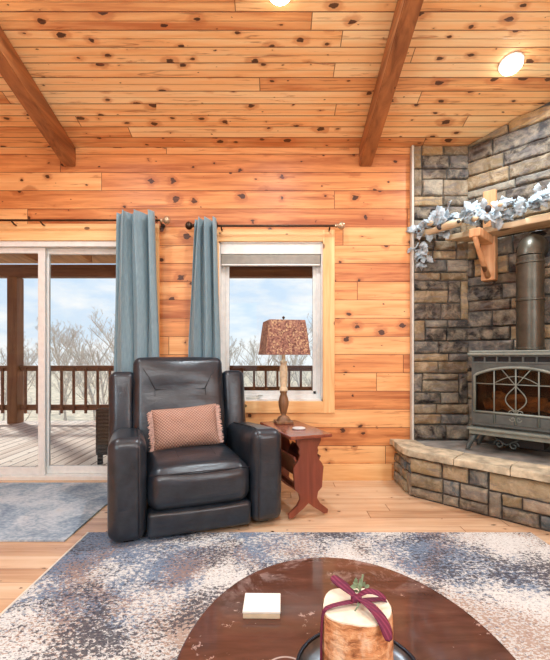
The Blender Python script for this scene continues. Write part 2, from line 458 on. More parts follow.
w = MB(); wall_cells(w, [XL, -3.3, -.5, .2, 2.6, XR], [-.1, .35, 2.6, WH+.02], [(-3.3, -.5, .35, 2.6), (.2, 2.6, .35, 2.6)], YF-WT, YF)  # both openings added in this unseen wall to let daylight in
struct(w.build('wall_front', 'wall'))
w = MB(); w.box((XL, YF, -.1), (XR, D+WT, 0)); struct(w.build('floor', 'floor'))
ym = (D+YF)/2
b = bmesh.new()
def quadslab(b, y0, z0, y1, z1, t):
    P = [(XL, y0, z0), (XR, y0, z0), (XR, y1, z1), (XL, y1, z1)]
    lo = [b.verts.new(p) for p in P]; hi = [b.verts.new((p[0], p[1], p[2]+t)) for p in P]
    b.faces.new(lo); b.faces.new(hi[::-1])
    for i in range(4): b.faces.new((lo[i], hi[i], hi[(i+1) % 4], lo[(i+1) % 4]))
quadslab(b, D+WT, ceil_z(D+WT), ym, ceil_z(ym), .15)
quadslab(b, ym, ceil_z(ym), YF-WT, WH-SL*WT, .15)
bmesh.ops.recalc_face_normals(b, faces=b.faces[:])
w = MB(); w.merge(b); struct(w.build('ceiling', 'ceil'))
w = MB(); w.box((-1.03, D-.016, 0), (1.04, D-.001, .145), .003); struct(w.build('baseboard_back', 'pine'))
# rafters crossing the ceiling
for i, (x0, x1, lab) in enumerate(((-1.887, -1.78, 'left exposed brown ceiling beam ending above the sliding door'), (.75, .862, 'right exposed brown ceiling beam ending near the stone fireplace'))):
    b = bmesh.new(); y0, y1 = D-.002, ym
    hh = .17
    V = [b.verts.new(p) for p in ((x0, y0, ceil_z(y0)-hh), (x1, y0, ceil_z(y0)-hh), (x1, y1, ceil_z(y1)-hh), (x0, y1, ceil_z(y1)-hh),
                                  (x0, y0, ceil_z(y0)-.002), (x1, y0, ceil_z(y0)-.002), (x1, y1, ceil_z(y1)-.002), (x0, y1, ceil_z(y1)-.002))]
    for f in ((0, 1, 2, 3), (7, 6, 5, 4), (0, 4, 5, 1), (1, 5, 6, 2), (2, 6, 7, 3), (3, 7, 4, 0)): b.faces.new([V[k] for k in f])
    bmesh.ops.recalc_face_normals(b, faces=b.faces[:])
    bmesh.ops.bevel(b, geom=b.edges[:], offset=.006, segments=2, affect='EDGES')
    w = MB(); w.merge(b); tag(w.build('ceiling_beam', 'beam'), lab, 'beam', 'ceiling beams')

# sliding door
dr = struct(bpy.data.objects.new('door_1', None)); C.objects.link(dr)
w = MB(); fw = .045
w.box((dx0, D-.005, 0), (dx0+fw, D+.13, dz1), .004); w.box((dx1-fw, D-.005, 0), (dx1, D+.13, dz1), .004)
w.box((dx0, D-.005, dz1-.05), (dx1, D+.13, dz1), .004); w.box((dx0, D-.012, 0), (dx1, D+.13, .035), .004)
w.build('door_frame', 'vinyl', dr)
xm = -2.096
def sash(x0, x1, y, lab):
    w = MB(); t = .03; s = .062
    z0, z1 = .036, dz1-.05
    w.box((x0, y, z0), (x0+s, y+t, z1), .004); w.box((x1-s, y, z0), (x1, y+t, z1), .004)
    w.box((x0+s, y, z0), (x1-s, y+t, z0+.07), .004); w.box((x0+s, y, z1-.05), (x1-s, y+t, z1), .004)
    p = w.build('door_panel', 'vinyl', dr)
    w = MB(); w.box((x0+s, y+.012, z0+.07), (x1-s, y+.018, z1-.05)); w.build('pane', 'glass', p)
    return p
sash(dx0+.046, xm+.02, D+.03, ''); sash(xm-.03, dx1-.046, D+.075, '')
w = MB(); w.box((dx0-.1, D-.022, dz1), (dx1+.106, D-.001, 2.285), .004)
struct(w.build('trim_1', 'pine'))
w = MB(); w.box((dx1, D-.022, 0), (dx1+.106, D-.001, dz1), .004); w.box((dx0-.1, D-.022, 0), (dx0, D-.001, dz1), .004); struct(w.build('trim_2', 'pine_v'))

# window
wn = struct(bpy.data.objects.new('window_1', None)); C.objects.link(wn)
w = MB(); y0, y1 = D+.07, D+.14; s = .05
w.box((wx0, y0, wz0), (wx0+s, y1, wz1), .004); w.box((wx1-s, y0, wz0), (wx1, y1, wz1), .004)
w.box((wx0+s, y0, wz0), (wx1-s, y1, wz0+.055), .004); w.box((wx0+s, y0, wz1-.07), (wx1-s, y1, wz1), .004)
w.build('window_frame', 'vinyl', wn)
w = MB(); y0 = D+.085; a, bb, c, d = wx0+s, wx1-s, wz0+.055, wz1-.07; s2 = .03
w.box((a, y0, c), (a+s2, y0+.035, d), .004); w.box((bb-s2, y0, c), (bb, y0+.035, d), .004)
w.box((a, y0, c), (bb, y0+.035, c+s2), .004); w.box((a, y0, d-s2), (bb, y0+.035, d), .004)
sh = w.build('sash', 'vinyl', wn)
w = MB(); w.box((a+s2, y0+.014, c+s2), (bb-s2, y0+.02, d-s2)); w.build('pane', 'glass', sh)
w = MB()
for lo, hi in (((wx0, D+.0, wz0-.0), (wx0+.012, D+.07, wz1)), ((wx1-.012, D, wz0), (wx1, D+.07, wz1)), ((wx0, D, wz0), (wx1, D+.07, wz0+.014)), ((wx0, D, wz1-.012), (wx1, D+.07, wz1))): w.box(lo, hi)
w.build('jamb', 'vinyl', wn)
ct = .105
w = MB(); w.box((wx0-ct, D-.022, wz0-ct), (wx0, D-.001, wz1+ct), .004); w.box((wx1, D-.022, wz0-ct), (wx1+ct, D-.001, wz1+ct), .004); tag(w.build('side_casing', 'pine_v', wn))
w = MB(); w.box((wx0, D-.022, wz1), (wx1, D-.001, wz1+ct), .004); w.box((wx0, D-.022, wz0-ct), (wx1, D-.001, wz0), .004); w.build('head_casing', 'pine', wn)
w = MB(); w.box((-.26, D+.03, wz0+.014), (-.14, D+.06, wz0+.034), .006); w.tube([(-.17, D+.045, wz0+.035), (-.14, D+.03, wz0+.05), (-.11, D+.03, wz0+.048)], .006); w.build('crank_handle', 'slat', wn)
# raised blind
bl = thing('window_blind', 'raised white slatted blind stacked at the top of the window', 'blind', (0, D+.035, wz1-.012))
w = MB(); w.box((wx0+.014, -.028, -.095), (wx1-.014, .02, -.0), .006); w.build('headrail', 'vinyl', bl)
w = MB()
for k in range(9): w.box((wx0+.02, -.022, -.102-.0085*k-.005), (wx1-.02, .016, -.102-.0085*k), .0015)
w.build('slat_stack', 'slat', bl)
w = MB(); w.box((wx0+.02, -.022, -.195), (wx1-.02, .016, -.18), .003); w.build('bottom_rail', 'vinyl', bl)

# recessed lights
def downlight(x, y, label):
    a = math.atan(-SL) if y > ym else math.atan(SL)
    t = thing('ceiling_light', label, 'ceiling light', (x, y, (ceil_z(y) if y > ym else WH+SL*(y-YF))-.002), 0, 'recessed ceiling lights')
    t.rotation_euler = (a, 0, 0)
    w = MB(); w.lathe([(.082, 0), (.082, -.006), (.078, -.010), (.07, -.010)], 32); w.build('trim_ring', 'vinyl', t, True, 40)
    w = MB(); w.lathe([(.07, -.009), (.07, -.03), (.06, -.042), (.035, -.048), (.002, -.05)], 32); w.build('diffuser', 'led', t, True)
    L = bpy.data.lights.new('downlight_lamp', 'AREA'); L.shape = 'DISK'; L.size = .13; L.energy = 34; L.color = (.82, .93, 1)
    o = bpy.data.objects.new('downlight_lamp', L); C.objects.link(o); o.location = (0, 0, -.065); o.parent = t
downlight(1.672, 2.834, 'glowing round recessed ceiling light above the fireplace')
downlight(.03, 2.40, 'glowing round recessed ceiling light at the top edge of the photo')
downlight(-1.65, 2.25, 'added unseen recessed light over the left of the room')  # out of view, added to brighten the room
for x in (-1.8, .3, 2.0): downlight(x, -1.4, 'added unseen recessed light behind the camera')  # unseen extra fixtures, added for more light

# ------------------------------------------------------------------ curtains and rods
def rod(xa, xb, z, label, left_fin, right_fin, brackets):
    y = D-.095
    t = thing('curtain_rod', label, 'curtain rod', ((xa+xb)/2, y, z), 0, 'curtain rods')
    h = (xb-xa)/2
    w = MB(); w.tube([(-h, 0, 0), (h, 0, 0)], .0095, 10); w.build('pole', 'bronze', t, True, 40)
    for sgn, on in ((-1, left_fin), (1, right_fin)):
        if on:
            w = MB(); q = Matrix.Translation((sgn*h, 0, 0)) @ Matrix.Rotation(sgn*PI/2, 4, 'Y')
            w.lathe([(.012, -.01), (.02, -.006), (.02, .004), (.012, .01), (.018, .02), (.031, .034), (.036, .05), (.031, .066), (.016, .078), (.003, .08)], 16, q)
            w.build('finial', 'brass' if on == 2 else 'bronze', t, True)
    for bx in brackets:
        w = MB(); bx -= (xa+xb)/2
        w.tube([(bx, .0, -.0), (bx, .045, -.02), (bx, .08, -.02)], .007); w.lathe([(.02, 0), (.02, .01)], 12, Matrix.Translation((bx, .094, -.02)) @ Matrix.Rotation(PI/2, 4, 'X')); w.build('bracket', 'bronze', t)
    return t
ZL, ZR = 2.29, 2.243
rod(-3.2, -.99, ZL, 'long bronze curtain rod above the sliding door', 0, 2, [-2.3, -2.05, -1.0])
rod(-.70, .53, ZR, 'short bronze curtain rod above the window', 1, 2, [-.47, .48])
def drape(label, xa0, xb0, xa1, xb1, ztop, zrod, n):
    y = D-.095; zb = .02
    t = thing('curtain', label, 'curtain', ((xa0+xb0)/2, y, zb), 0, 'window curtains')
    b = bmesh.new(); NU, NV = n*16, 26; g = []; x0 = (xa0+xb0)/2
    for j in range(NV+1):
        f = j/NV; z = ztop+(zb-ztop)*f; row = []
        xa = xa0+(xa1-xa0)*min(1, f*2.2)**.8; xb = xb0+(xb1-xb0)*min(1, f*2.2)**.8
        for i in range(NU+1):
            uu = i/NU; ph = uu*n*2*PI
            am = .066-.02*min(1, f*2.2)+.010*math.sin(3*f+i*.04)
            yy = -.078*max(0, 1-f*2.4)+am*math.sin(ph+.25*math.sin(2.2*f+uu*5))
            xx = xa+(xb-xa)*uu+.9*(xb-xa)/n/2/PI*math.sin(2*ph+.4)*(1-.25*f)+.006*math.sin(7*f+uu*9)
            row.append(b.verts.new((xx-x0, yy, z-zb)))
        g.append(row)
    for j in range(NV):
        for i in range(NU): b.faces.new((g[j][i], g[j][i+1], g[j+1][i+1], g[j+1][i]))
    w = MB(); w.merge(b); o = w.build('fabric', 'curtain', t, True)
    s = o.modifiers.new('thick', 'SOLIDIFY'); s.thickness = .004
    for k in (0, 2*n):
        ph = k*PI; uu = (k)/(2*n)+.0
        w = MB(); cx = xa0+(xb0-xa0)*uu-x0+.002; w.tube([(cx, -.022+.036*math.cos(a), zrod-zb+.024*math.sin(a)) for a in [2*PI*q/16 for q in range(16)]], .0045, 6, closed=True)
        w.build('grommet', 'bronze', t, True)
drape('wide grey-blue curtain panel beside the sliding door', -1.355, -1.03, -1.41, -1.015, ZL+.04, ZL, 3)
drape('narrow grey-blue curtain panel at the left of the window', -.685, -.505, -.76, -.48, ZR+.03, ZR, 3)

# ------------------------------------------------------------------ stone fireplace walls
STC = [(184, 174, 158), (198, 184, 160), (168, 162, 152), (152, 152, 150), (204, 186, 156), (178, 166, 148), (190, 174, 150), (156, 154, 152), (140, 138, 138), (192, 188, 180), (124, 116, 112), (106, 102, 102), (134, 122, 112)]
def pack(x0, z0, x1, z1, hmin, hmax, wmax, out, rng, depth=0):
    wd, hg = x1-x0, z1-z0
    if .15 < hg < .5 and wd > .26 and rng.random() < .45:
        k = rng.uniform(.07, .11)
        if rng.random() < .5: out.append((x0, z0, x0+k, z1)); x0 += k
        else: out.append((x1-k, z0, x1, z1)); x1 -= k
        wd = x1-x0
    if hg > hmax*1.9 and hg >= wd*.9 or (hg > hmax and (wd < wmax*2.2)):
        if hg < hmin*2.2: out.append((x0, z0, x1, z1)); return
        f = rng.uniform(.36, .64); zz = z0+hg*f
        pack(x0, z0, x1, zz, hmin, hmax, wmax, out, rng); pack(x0, zz, x1, z1, hmin, hmax, wmax, out, rng); return
    if wd > wmax and wd > hg*1.3:
        f = rng.uniform(.34, .66); xx = x0+wd*f
        pack(x0, z0, xx, z1, hmin, hmax, wmax, out, rng); pack(xx, z0, x1, z1, hmin, hmax, wmax, out, rng); return
    out.append((x0, z0, x1, z1))
def stones(rects, P, top, rng, name, parent=None, relief=(.016, .032), gap=.0035, palette=STC):
    """P(u, v, n) maps a point of the wall face and a height above it into the room; top(u) is the ceiling"""
    b = bmesh.new(); lay = b.loops.layers.color.new('stone')
    for (x0, z0, x1, z1) in rects:
        if z0 > top((x0+x1)/2)-.03: continue
        z1 = min(z1, min(top(x0), top(x1))-.0) if z1 > min(top(x0), top(x1)) and False else z1
        col = lin(rng.choice(palette)); k = rng.uniform(.8, 1.12); col = tuple(min(1, c*k) for c in col[:3])+(1,)
        h = rng.uniform(*relief); tilt = rng.uniform(-.006, .006); sd = rng.random()*99
        a0, a1, c0, c1 = x0+gap, x1-gap, z0+gap, z1-gap
        nx = max(3, int((a1-a0)/.03)); nz = max(3, int((c1-c0)/.025))
        us = [a0, a0+.004]+[a0+.01+(a1-a0-.02)*i/nx for i in range(nx+1)]+[a1-.004, a1]
        vs = [c0, c0+.004]+[c0+.01+(c1-c0-.02)*i/nz for i in range(nz+1)]+[c1-.004, c1]
        g = []
        for i, u in enumerate(us):
            row = []
            for j, v in enumerate(vs):
                e = min(i, len(us)-1-i, j, len(vs)-1-j)
                hh = (0, .7, .95)[e] if e < 3 else 1
                nn = mnoise.noise(Vector((u*9+sd, v*14, sd)))*.012+mnoise.noise(Vector((u*30+sd, v*38, sd)))*.005
                q = h*hh+(nn+tilt*(i/len(us)-.5)*2 if e > 0 else 0)
                jit = .004*mnoise.noise(Vector((u*20, v*20, sd+5)))
                row.append(b.verts.new(P(u+jit, min(v+jit, top(u)-.003), max(q, 0 if e == 0 else .003))))
            g.append(row)
        for i in range(len(us)-1):
            for j in range(len(vs)-1):
                f = b.faces.new((g[i][j], g[i+1][j], g[i+1][j+1], g[i][j+1]))
                for lp in f.loops: lp[lay] = col
    w = MB(); w.bm.free(); w.bm = b
    return w.build(name, 'stone', parent, True, 50)
HT = .372
rng = random.Random(21)
kx, ky = math.sqrt(.5), -math.sqrt(.5)           # direction of the corner wall
X0 = 1.70
PX0 = 1.217                                      # left edge of the stone panel
w = MB(); w.box((PX0, D-.03, 0), (X0+.02, D-.001, WH-.002)); struct(w.build('wall_stone_backing', 'mortar'))
rects = []
pack(PX0+.006, HT, X0+.012, WH, .075, .16, .34, rects, rng)
struct(stones(rects, lambda u, v, n: Vector((u, D-.03-n, v)), lambda u: WH+.0, rng, 'wall_stone_panel'))
w = MB(); w.box((PX0-.012, D-.055, HT*.0), (PX0+.008, D-.001, WH-.004), .003); struct(w.build('trim_3', 'slat'))
LW = (XR-X0)/kx
b = bmesh.new()
def cornerP(u, v, n): return Vector((X0+u*kx-n*.7071, D+u*ky-n*.7071, v))
topc = lambda u: ceil_z(D+u*ky)-.004
q = [cornerP(0, 0, 0), cornerP(LW, 0, 0), cornerP(LW, topc(LW), 0), cornerP(0, topc(0), 0)]
qq = [cornerP(0, 0, -.04), cornerP(LW, 0, -.04), cornerP(LW, topc(LW), -.04), cornerP(0, topc(0), -.04)]
qq[0].y = qq[3].y = D-.002; qq[0].x = qq[3].x = X0+.04
A = [b.verts.new(p) for p in q]; B = [b.verts.new(p) for p in qq]
b.faces.new(A); b.faces.new(B[::-1])
for i in range(4): b.faces.new((A[i], B[i], B[(i+1) % 4], A[(i+1) % 4]))
bmesh.ops.recalc_face_normals(b, faces=b.faces[:])
w = MB(); w.merge(b); struct(w.build('wall_corner', 'mortar'))
rects = []
for (a, c) in ((.004, .66), (.66, 1.28), (1.28, LW)):
    pack(a, HT, c, 3.5, .075, .16, .46, rects, rng)
struct(stones(rects, cornerP, topc, rng, 'wall_corner_stone'))

# hearth
hb = thing('hearth', 'raised corner stone hearth with tan cap slabs under the stove', 'hearth', (.015, 0, 0))
XR -= .05
S0 = 4.17
yc = S0-1.03
HP = [(1.045, D-.002), (1.03, yc+.04), (1.06, yc-.03), (XR-.005, S0-XR+.005), (XR-.005, D-(XR-X0)-.09), (X0-.02, D-.075), (X0-.08, D-.05), (PX0, D-.05), (PX0, D-.002)]
inner = [(1.075, D-.004), (1.065, yc+.06), (1.085, yc+.0), (XR-.008, S0-XR+.06), (XR-.008, D-(XR-X0)-.095), (X0-.02, D-.078), (X0-.05, D-.055), (PX0+.01, D-.055), (PX0+.01, D-.004)]
w = MB(); w.prism(inner, 0, HT-.05); w.build('core', 'mortar', hb)
rects = []; LHs = (XR-1.06)/kx
nst = 5
for k in range(nst): pack(LHs*k/nst-(.035 if k == 0 else 0),   .004, LHs*(k+1)/nst, HT-.06, .07, .125, .28, rects, rng)
HST = [(196, 186, 166), (180, 174, 164), (204, 192, 168), (150, 158, 162), (188, 178, 166), (170, 162, 150)]
stones(rects, lambda u, v, n: Vector((1.085+u*kx-(n+.004)*.7071, yc+.0+u*ky-(n+.004)*.7071-.0, v)), lambda u: 9, rng, 'front_stonework', hb, (.012, .026), .005, HST)
rects = []; pack(0, .004, .425, HT-.06, .06, .10, .22, rects, rng)
stones(rects, lambda u, v, n: Vector((1.064-n, D-.006-u, v)), lambda u: 9, rng, 'side_stonework', hb, (.012, .026), .005, HST)
w = MB(); w.prism([(1.15, D-.056), (1.15, yc+.15), (1.25, yc+.05), (XR-.006, S0-XR+.28), (XR-.006, D-(XR-X0)-.09), (X0-.02, D-.078), (X0-.05, D-.056)], HT-.055, HT-.008); w.build('slate_top', 'slate', hb)
# cap slabs, each its own piece
def cp(s, o): return (1.055+s*kx+o*.7071, yc-.045+s*ky+o*.7071)
caps = [[(1.01, D-.004), (1.01, yc+.16), (1.22, yc+.16), (1.22, D-.058)],
        [(1.01, yc+.155), (1.012, yc+.06), (1.035, yc+.0), cp(.04, 0), cp(.30, -.004), cp(.29, .26), (1.22, yc+.155)],
        [cp(.305, -.004), cp(.66, .0), cp(.655, .24), cp(.295, .26)], [cp(.665, 0), cp(1.05, -.004), cp(1.05, .25), cp(.66, .24)],
        [cp(1.055, -.004), cp(1.5, 0), cp(1.5, .26), cp(1.055, .25)], [cp(1.505, 0), cp(2.0, 0), cp(2.0, .25), cp(1.505, .26)],
        [cp(2.005, 0), cp(2.74, 0), cp(2.74, .0), cp(2.40, .25), cp(2.005, .25)]]
for k, c in enumerate(caps):
    if k == 6: c = [cp(2.005, 0), cp(2.68, 0), cp(2.40, .25), cp(2.005, .25)]
    w = MB(); w.prism(c, HT-.052, HT-.0015*(k % 3), .007)
    bmesh.ops.subdivide_edges(w.bm, edges=[e for e in w.bm.edges if e.calc_length() > .1], cuts=8, use_grid_fill=True)
    w.xf(lambda p: p+Vector((.012*mnoise.noise(p*9), .012*mnoise.noise(p*9+Vector((5, 0, 0))), .004*mnoise.noise(p*11))))
    w.build('cap_slab', 'cap', hb)

XR += .05
# ------------------------------------------------------------------ stove
SW = .31; SD = .30
fc = Vector((1.772, 2.942, HT))
st = thing('wood_stove', 'grey cast iron stove with arched glass door on the stone hearth', 'stove', fc, -PI/4)
def Z(z): return z-HT
w = MB()
w.box((-SW, .03, Z(.55)), (-SW+.025, SD, Z(1.11)), .006); w.box((SW-.025, .03, Z(.55)), (SW, SD, Z(1.11)), .006)
w.box((-SW, SD-.02, Z(.55)), (SW, SD, Z(1.11)), .004); w.box((-SW, .03, Z(.55)), (SW, SD, Z(.60)), .004)
w.build('body', 'iron', st)
w = MB(); w.box((-SW-.025, -.02, Z(1.112)), (SW+.025, SD+.005, Z(1.132)), .006); w.box((-SW-.015, -.012, Z(1.132)), (SW+.015, SD, Z(1.15)), .008); w.build('top_plate', 'ironlight', st)
w = MB(); w.box((-SW+.01, .02, Z(1.06)), (SW-.01, .03, Z(1.11))); w.build('vent_backing', 'soot', st)
w = MB()
w.box((-SW, .0, Z(1.1)), (SW, .03, Z(1.112)), .002); w.box((-SW, 0, Z(1.048)), (SW, .03, Z(1.064)), .003)
for k in range(8): x = -SW+.008+k*(2*SW-.016)/7; w.box((x-.006, .002, Z(1.06)), (x+.006, .022, Z(1.105)), .002)
w.build('vent_grille', 'iron', st)
# front plate with arched opening
aw = .285; zs, za, zb_ = .955, 1.022, .676
def arch(x, k=0): return zs+(za-zs)*(1-(abs(x)/aw)**2)**.8+k if abs(x) < aw else zs+k
b = bmesh.new(); NA = 40
xs = [-aw+2*aw*i/NA for i in range(NA+1)]
for y, flip in ((.004, False), (.026, True)):
    lo = [b.verts.new((x, y, Z(arch(x)))) for x in xs]; hi = [b.verts.new((x, y, Z(1.05))) for x in xs]
    for i in range(NA): b.faces.new((lo[i], lo[i+1], hi[i+1], hi[i]))
w = MB(); w.merge(b)
w.box((-SW, .0, Z(.57)), (-aw+.002, .028, Z(1.05)), .003); w.box((aw-.002, 0, Z(.57)), (SW, .028, Z(1.05)), .003)
w.box((-aw, .0, Z(.57)), (aw, .028, Z(zb_)), .003)
w.build('front_plate', 'iron', st)
w = MB()
for k in range(4):
    x0 = -aw+.01+k*(2*aw)/4; w.box((x0, -.006, Z(.592)), (x0+2*aw/4-.02, .002, Z(.66)), .004)
w.build('lower_panel', 'iron', st)
dob = MB(); dob.tube([(-aw, -.004, Z(zb_))]+[(x, -.004, Z(arch(x))) for x in xs]+[(aw, -.004, Z(zb_))], .011, 8); dob.tube([(-aw, -.004, Z(zb_)), (aw, -.004, Z(zb_))], .009, 8)
do = dob.build('door', 'ironlight', st, True)
b = bmesh.new(); lo = [b.verts.new((x, .014, Z(zb_))) for x in xs]; hi = [b.verts.new((x, .014, Z(arch(x)-.002))) for x in xs]
lo2 = [b.verts.new((x, .018, Z(zb_))) for x in xs]; hi2 = [b.verts.new((x, .018, Z(arch(x)-.002))) for x in xs]
for i in range(NA):
    b.faces.new((lo[i], lo[i+1], hi[i+1], hi[i])); b.faces.new((lo2[i+1], lo2[i], hi2[i], hi2[i+1]))
w = MB(); w.merge(b); w.build('door_glass', 'stoveglass', do)
w = MB(); zc = .887; r = .0042; y = -.004
for x in (-.145, 0, .145): w.tube([(x, y, Z(.60)), (x, y, Z(arch(x)))], r+.001, 6)
w.tube([(-aw, y, Z(zc+.008)), (aw, y, Z(zc+.008))], r, 6)
w.tube([(-.10, y, Z(arch(.10))), (0, y, Z(zc)), (.10, y, Z(arch(.10)))], r, 6)
w.tube([(-.145+.29*i/14, y, Z(zc+.015+.055*math.sin(PI*i/14))) for i in range(15)], r*.8, 6)
for sx in (-1, 1):
    w.tube([(sx*(.068*math.sin(PI*(i/16)**1.15)), y, Z(zc-.19*(i/16))) for i in range(17)], r, 6)
    w.tube([(sx*(.025+.022*(1-i/22)*math.cos(i*.42)), y, Z(.685+.022*(1-i/22)*math.sin(i*.42))) for i in range(18)], r*.8, 6)
    w.tube([(sx*(.02+.02*math.cos(i*.4)*(1-i/24)), y, Z(.64-.02*math.sin(i*.4)*(1-i/24))) for i in range(16)], r*.8, 6)
w.build('door_grille', 'ironlight', do, True)
w = MB(); w.box((SW-.03, -.02, Z(.8)), (SW-.016, .0, Z(.83)), .003); w.tube([(SW-.023, -.025, Z(.83)), (SW-.023, -.03, Z(.74))], .008); w.build('door_handle', 'ironlight', do)
w = MB(); w.box((-SW+.03, SD-.05, Z(.602)), (SW-.03, SD-.022, Z(1.10))); w.box((-SW+.03, .04, Z(.602)), (SW-.03, SD-.06, Z(.63))); w.box((-SW+.03, .04, Z(1.03)), (SW-.03, SD-.06, Z(1.04)));  w.build('firebox_lining', 'soot', st)
for (p0, p1, r0) in (((-.24, .09, .725), (-.02, .12, .735), .042), ((.0, .10, .72), (.25, .085, .75), .036), ((-.2, .17, .79), (.16, .16, .76), .034)):
    w = MB(); p0, p1 = Vector(p0), Vector(p1); pts = [p0.lerp(p1, i/8)+Vector((0, 0, -HT+.008*math.sin(i*1.9))) for i in range(9)]
    w.tube(pts, [r0*(1+.12*math.sin(i*2.3)) for i in range(9)], 10); w.build('fire_log', 'firelog', st, True)
w = MB(); w.box((-SW-.02, -.05, Z(.535)), (SW+.02, SD, Z(.553)), .005); w.box((-SW-.01, -.03, Z(.5)), (SW+.01, SD-.01, Z(.535)), .006); w.build('ash_lip', 'ironlight', st)
for sx in (-1, 1):
    for yy in (-.01, SD-.06):
        w = MB(); w.tube([(sx*(SW-.025), yy+.03, Z(.505)), (sx*(SW-.0), yy+.015, Z(.45)), (sx*(SW+.025), yy, Z(.38)), (sx*(SW+.035), yy-.005, Z(HT+.012))], [.026, .022, .015, .017], 10); w.build('leg', 'iron', st, True)
w = MB()
for sx in (-1, 1):
    w.tube([(sx*(.05+.035*(1-i/26)*math.cos(i*.4))-.08, .06, Z(.43+.035*(1-i/26)*math.sin(i*.4))) for i in range(22)], .006, 6)
w.tube([(-.2, .06, Z(.5)), (-.08, .06, Z(.43)), (.04, .06, Z(.5))], .006, 6)
w.build('under_scroll', 'iron', st, True)
w = MB(); w.box((-.16, .08, Z(.42)), (.16, SD-.04, Z(.505)), .01); w.build('ash_pan', 'soot', st)

# flue
fp = thing('flue_pipe', 'round grey stove pipe rising from the stove into the stone wall', 'pipe', fc+Vector((.05*kx+.18*.7071, .05*ky+.18*.7071, 0)), -PI/4)
z0 = 1.152-HT
w = MB(); w.lathe([(.092, z0), (.092, Z(1.86))], 32); w.build('pipe', 'pipe', fp, True, 40)
for zz in (1.155, 1.52, 1.80):
    w = MB(); w.lathe([(.094, Z(zz)), (.099, Z(zz)+.004), (.099, Z(zz)+.016), (.094, Z(zz)+.02)], 32); w.build('collar', 'pipe', fp, True, 40)
w = MB(); w.tube([(0, .1-.1*math.cos(a)+0, Z(1.86)+.1*math.sin(a)) for a in [PI/2*i/8 for i in range(9)]]+[(0, .205, Z(1.96))], .09, 28); w.build('elbow', 'pipe', fp, True, 60)
w = MB(); w.lathe([(.145, 0), (.145, .014), (.125, .024), (.092, .026)], 32, Matrix.Translation((0, .213, Z(1.96))) @ Matrix.Rotation(PI/2, 4, 'X')); w.build('wall_thimble', 'black', fp, True, 40)

# ------------------------------------------------------------------ mantel, brackets, garland
MZ0, MZ1 = 2.105, 2.152
mt = thing('mantel_shelf', 'live edge wooden mantel slab across the stone fireplace', 'mantel', (X0, D, MZ0), -PI/4)
pts = []
for i in range(40):
    s = -.08+i*(1.75+.08)/39
    pts.append((s, -.24+.018*mnoise.noise(Vector((s*4, 3, 1)))+.01*mnoise.noise(Vector((s*12, 7, 1)))))
w = MB(); w.prism(pts+[(1.75, -.045), (.05, -.046)], 0, MZ1-MZ0, .010, None, 3)
w.build('slab', 'mantel', mt)
def bracket(s, label):
    t = thing('mantel_bracket', label, 'bracket', (X0+s*kx, D+s*ky, 0), -PI/4, 'mantel brackets')
    w = MB(); w.box((-.055, -.125, 1.74), (.055, -.046, MZ0-.001), .008); w.box((-.055, -.1, MZ1+.001), (.055, -.046, 2.53), .008) if False else None
    w.build('post', 'cedar', t)
    w = MB(); w.box((-.042, -.44, 2.035), (.042, -.126, MZ0-.001), .01); w.build('arm', 'cedar', t)
    w = MB(); w.tube([(0, -.425, 2.04), (0, -.36, 1.965), (0, -.24, 1.86), (0, -.12, 1.77)], [.02, .018, .02, .024], 10); w.build('brace', 'cedar', t, True)
    w = MB(); w.box((-.05, -.09, MZ1+.002), (.05, -.046, 2.50), .008); w.build('upper_post', 'cedar', t)
bracket(.225, 'left cedar bracket with diagonal brace under the mantel')
bracket(1.35, 'right cedar bracket beyond the stove pipe under the mantel')

gl = thing('garland', 'silvery white leaf garland draped along the mantel', 'garland', (X0, D, MZ1), -PI/4)
rg = random.Random(5)
def leaf(b, base, d, nrm, L):
    d = d.normalized(); side = d.cross(nrm).normalized(); nrm = side.cross(d).normalized()
    prof = [(0, .02), (.12, .16), (.2, .12), (.3, .30), (.4, .2), (.52, .36), (.62, .24), (.74, .28), (.84, .16), (1, .02)]
    L1, L2, Cn = [], [], []
    for (t, wd) in prof:
        c = base+d*(L*t)-nrm*(L*.25*t*t)
        Cn.append(b.verts.new(c)); L1.append(b.verts.new(c+side*wd*L+nrm*wd*L*.3)); L2.append(b.verts.new(c-side*wd*L+nrm*wd*L*.3))
    for i in range(len(prof)-1):
        b.faces.new((Cn[i], Cn[i+1], L1[i+1], L1[i])); b.faces.new((L2[i], L2[i+1], Cn[i+1], Cn[i]))
vine = [(-.27, -.36, .05), (-.17, -.35, .07), (-.02, -.30, .07), (.1, -.28, .07), (.3, -.25, .09), (.5, -.2, .11), (.8, -.18, .12), (1.2, -.18, .12), (1.6, -.18, .1)]
w = MB(); w.tube(vine, .008, 6); w.build('vine', 'twig', gl, True)
def spray(c, n, spread, Lr, down=False):
    b = bmesh.new(); c = Vector(c)
    for k in range(n):
        o = c+Vector([rg.gauss(0, s) for s in spread])
        d = Vector((rg.uniform(-1, 1), rg.uniform(-1, .3), rg.uniform(-1.2, .0) if down else rg.uniform(-.6, .9)))
        leaf(b, o, d, Vector((rg.uniform(-.5, .5), -1, rg.uniform(-.2, 1))), rg.uniform(*Lr))
    w = MB(); w.merge(b)
    w = w if True else w
    o = w.build('leaf_spray', 'leaf', gl, True)
    s = o.modifiers.new('thick', 'SOLIDIFY'); s.thickness = .002
LS = (.07, .115)
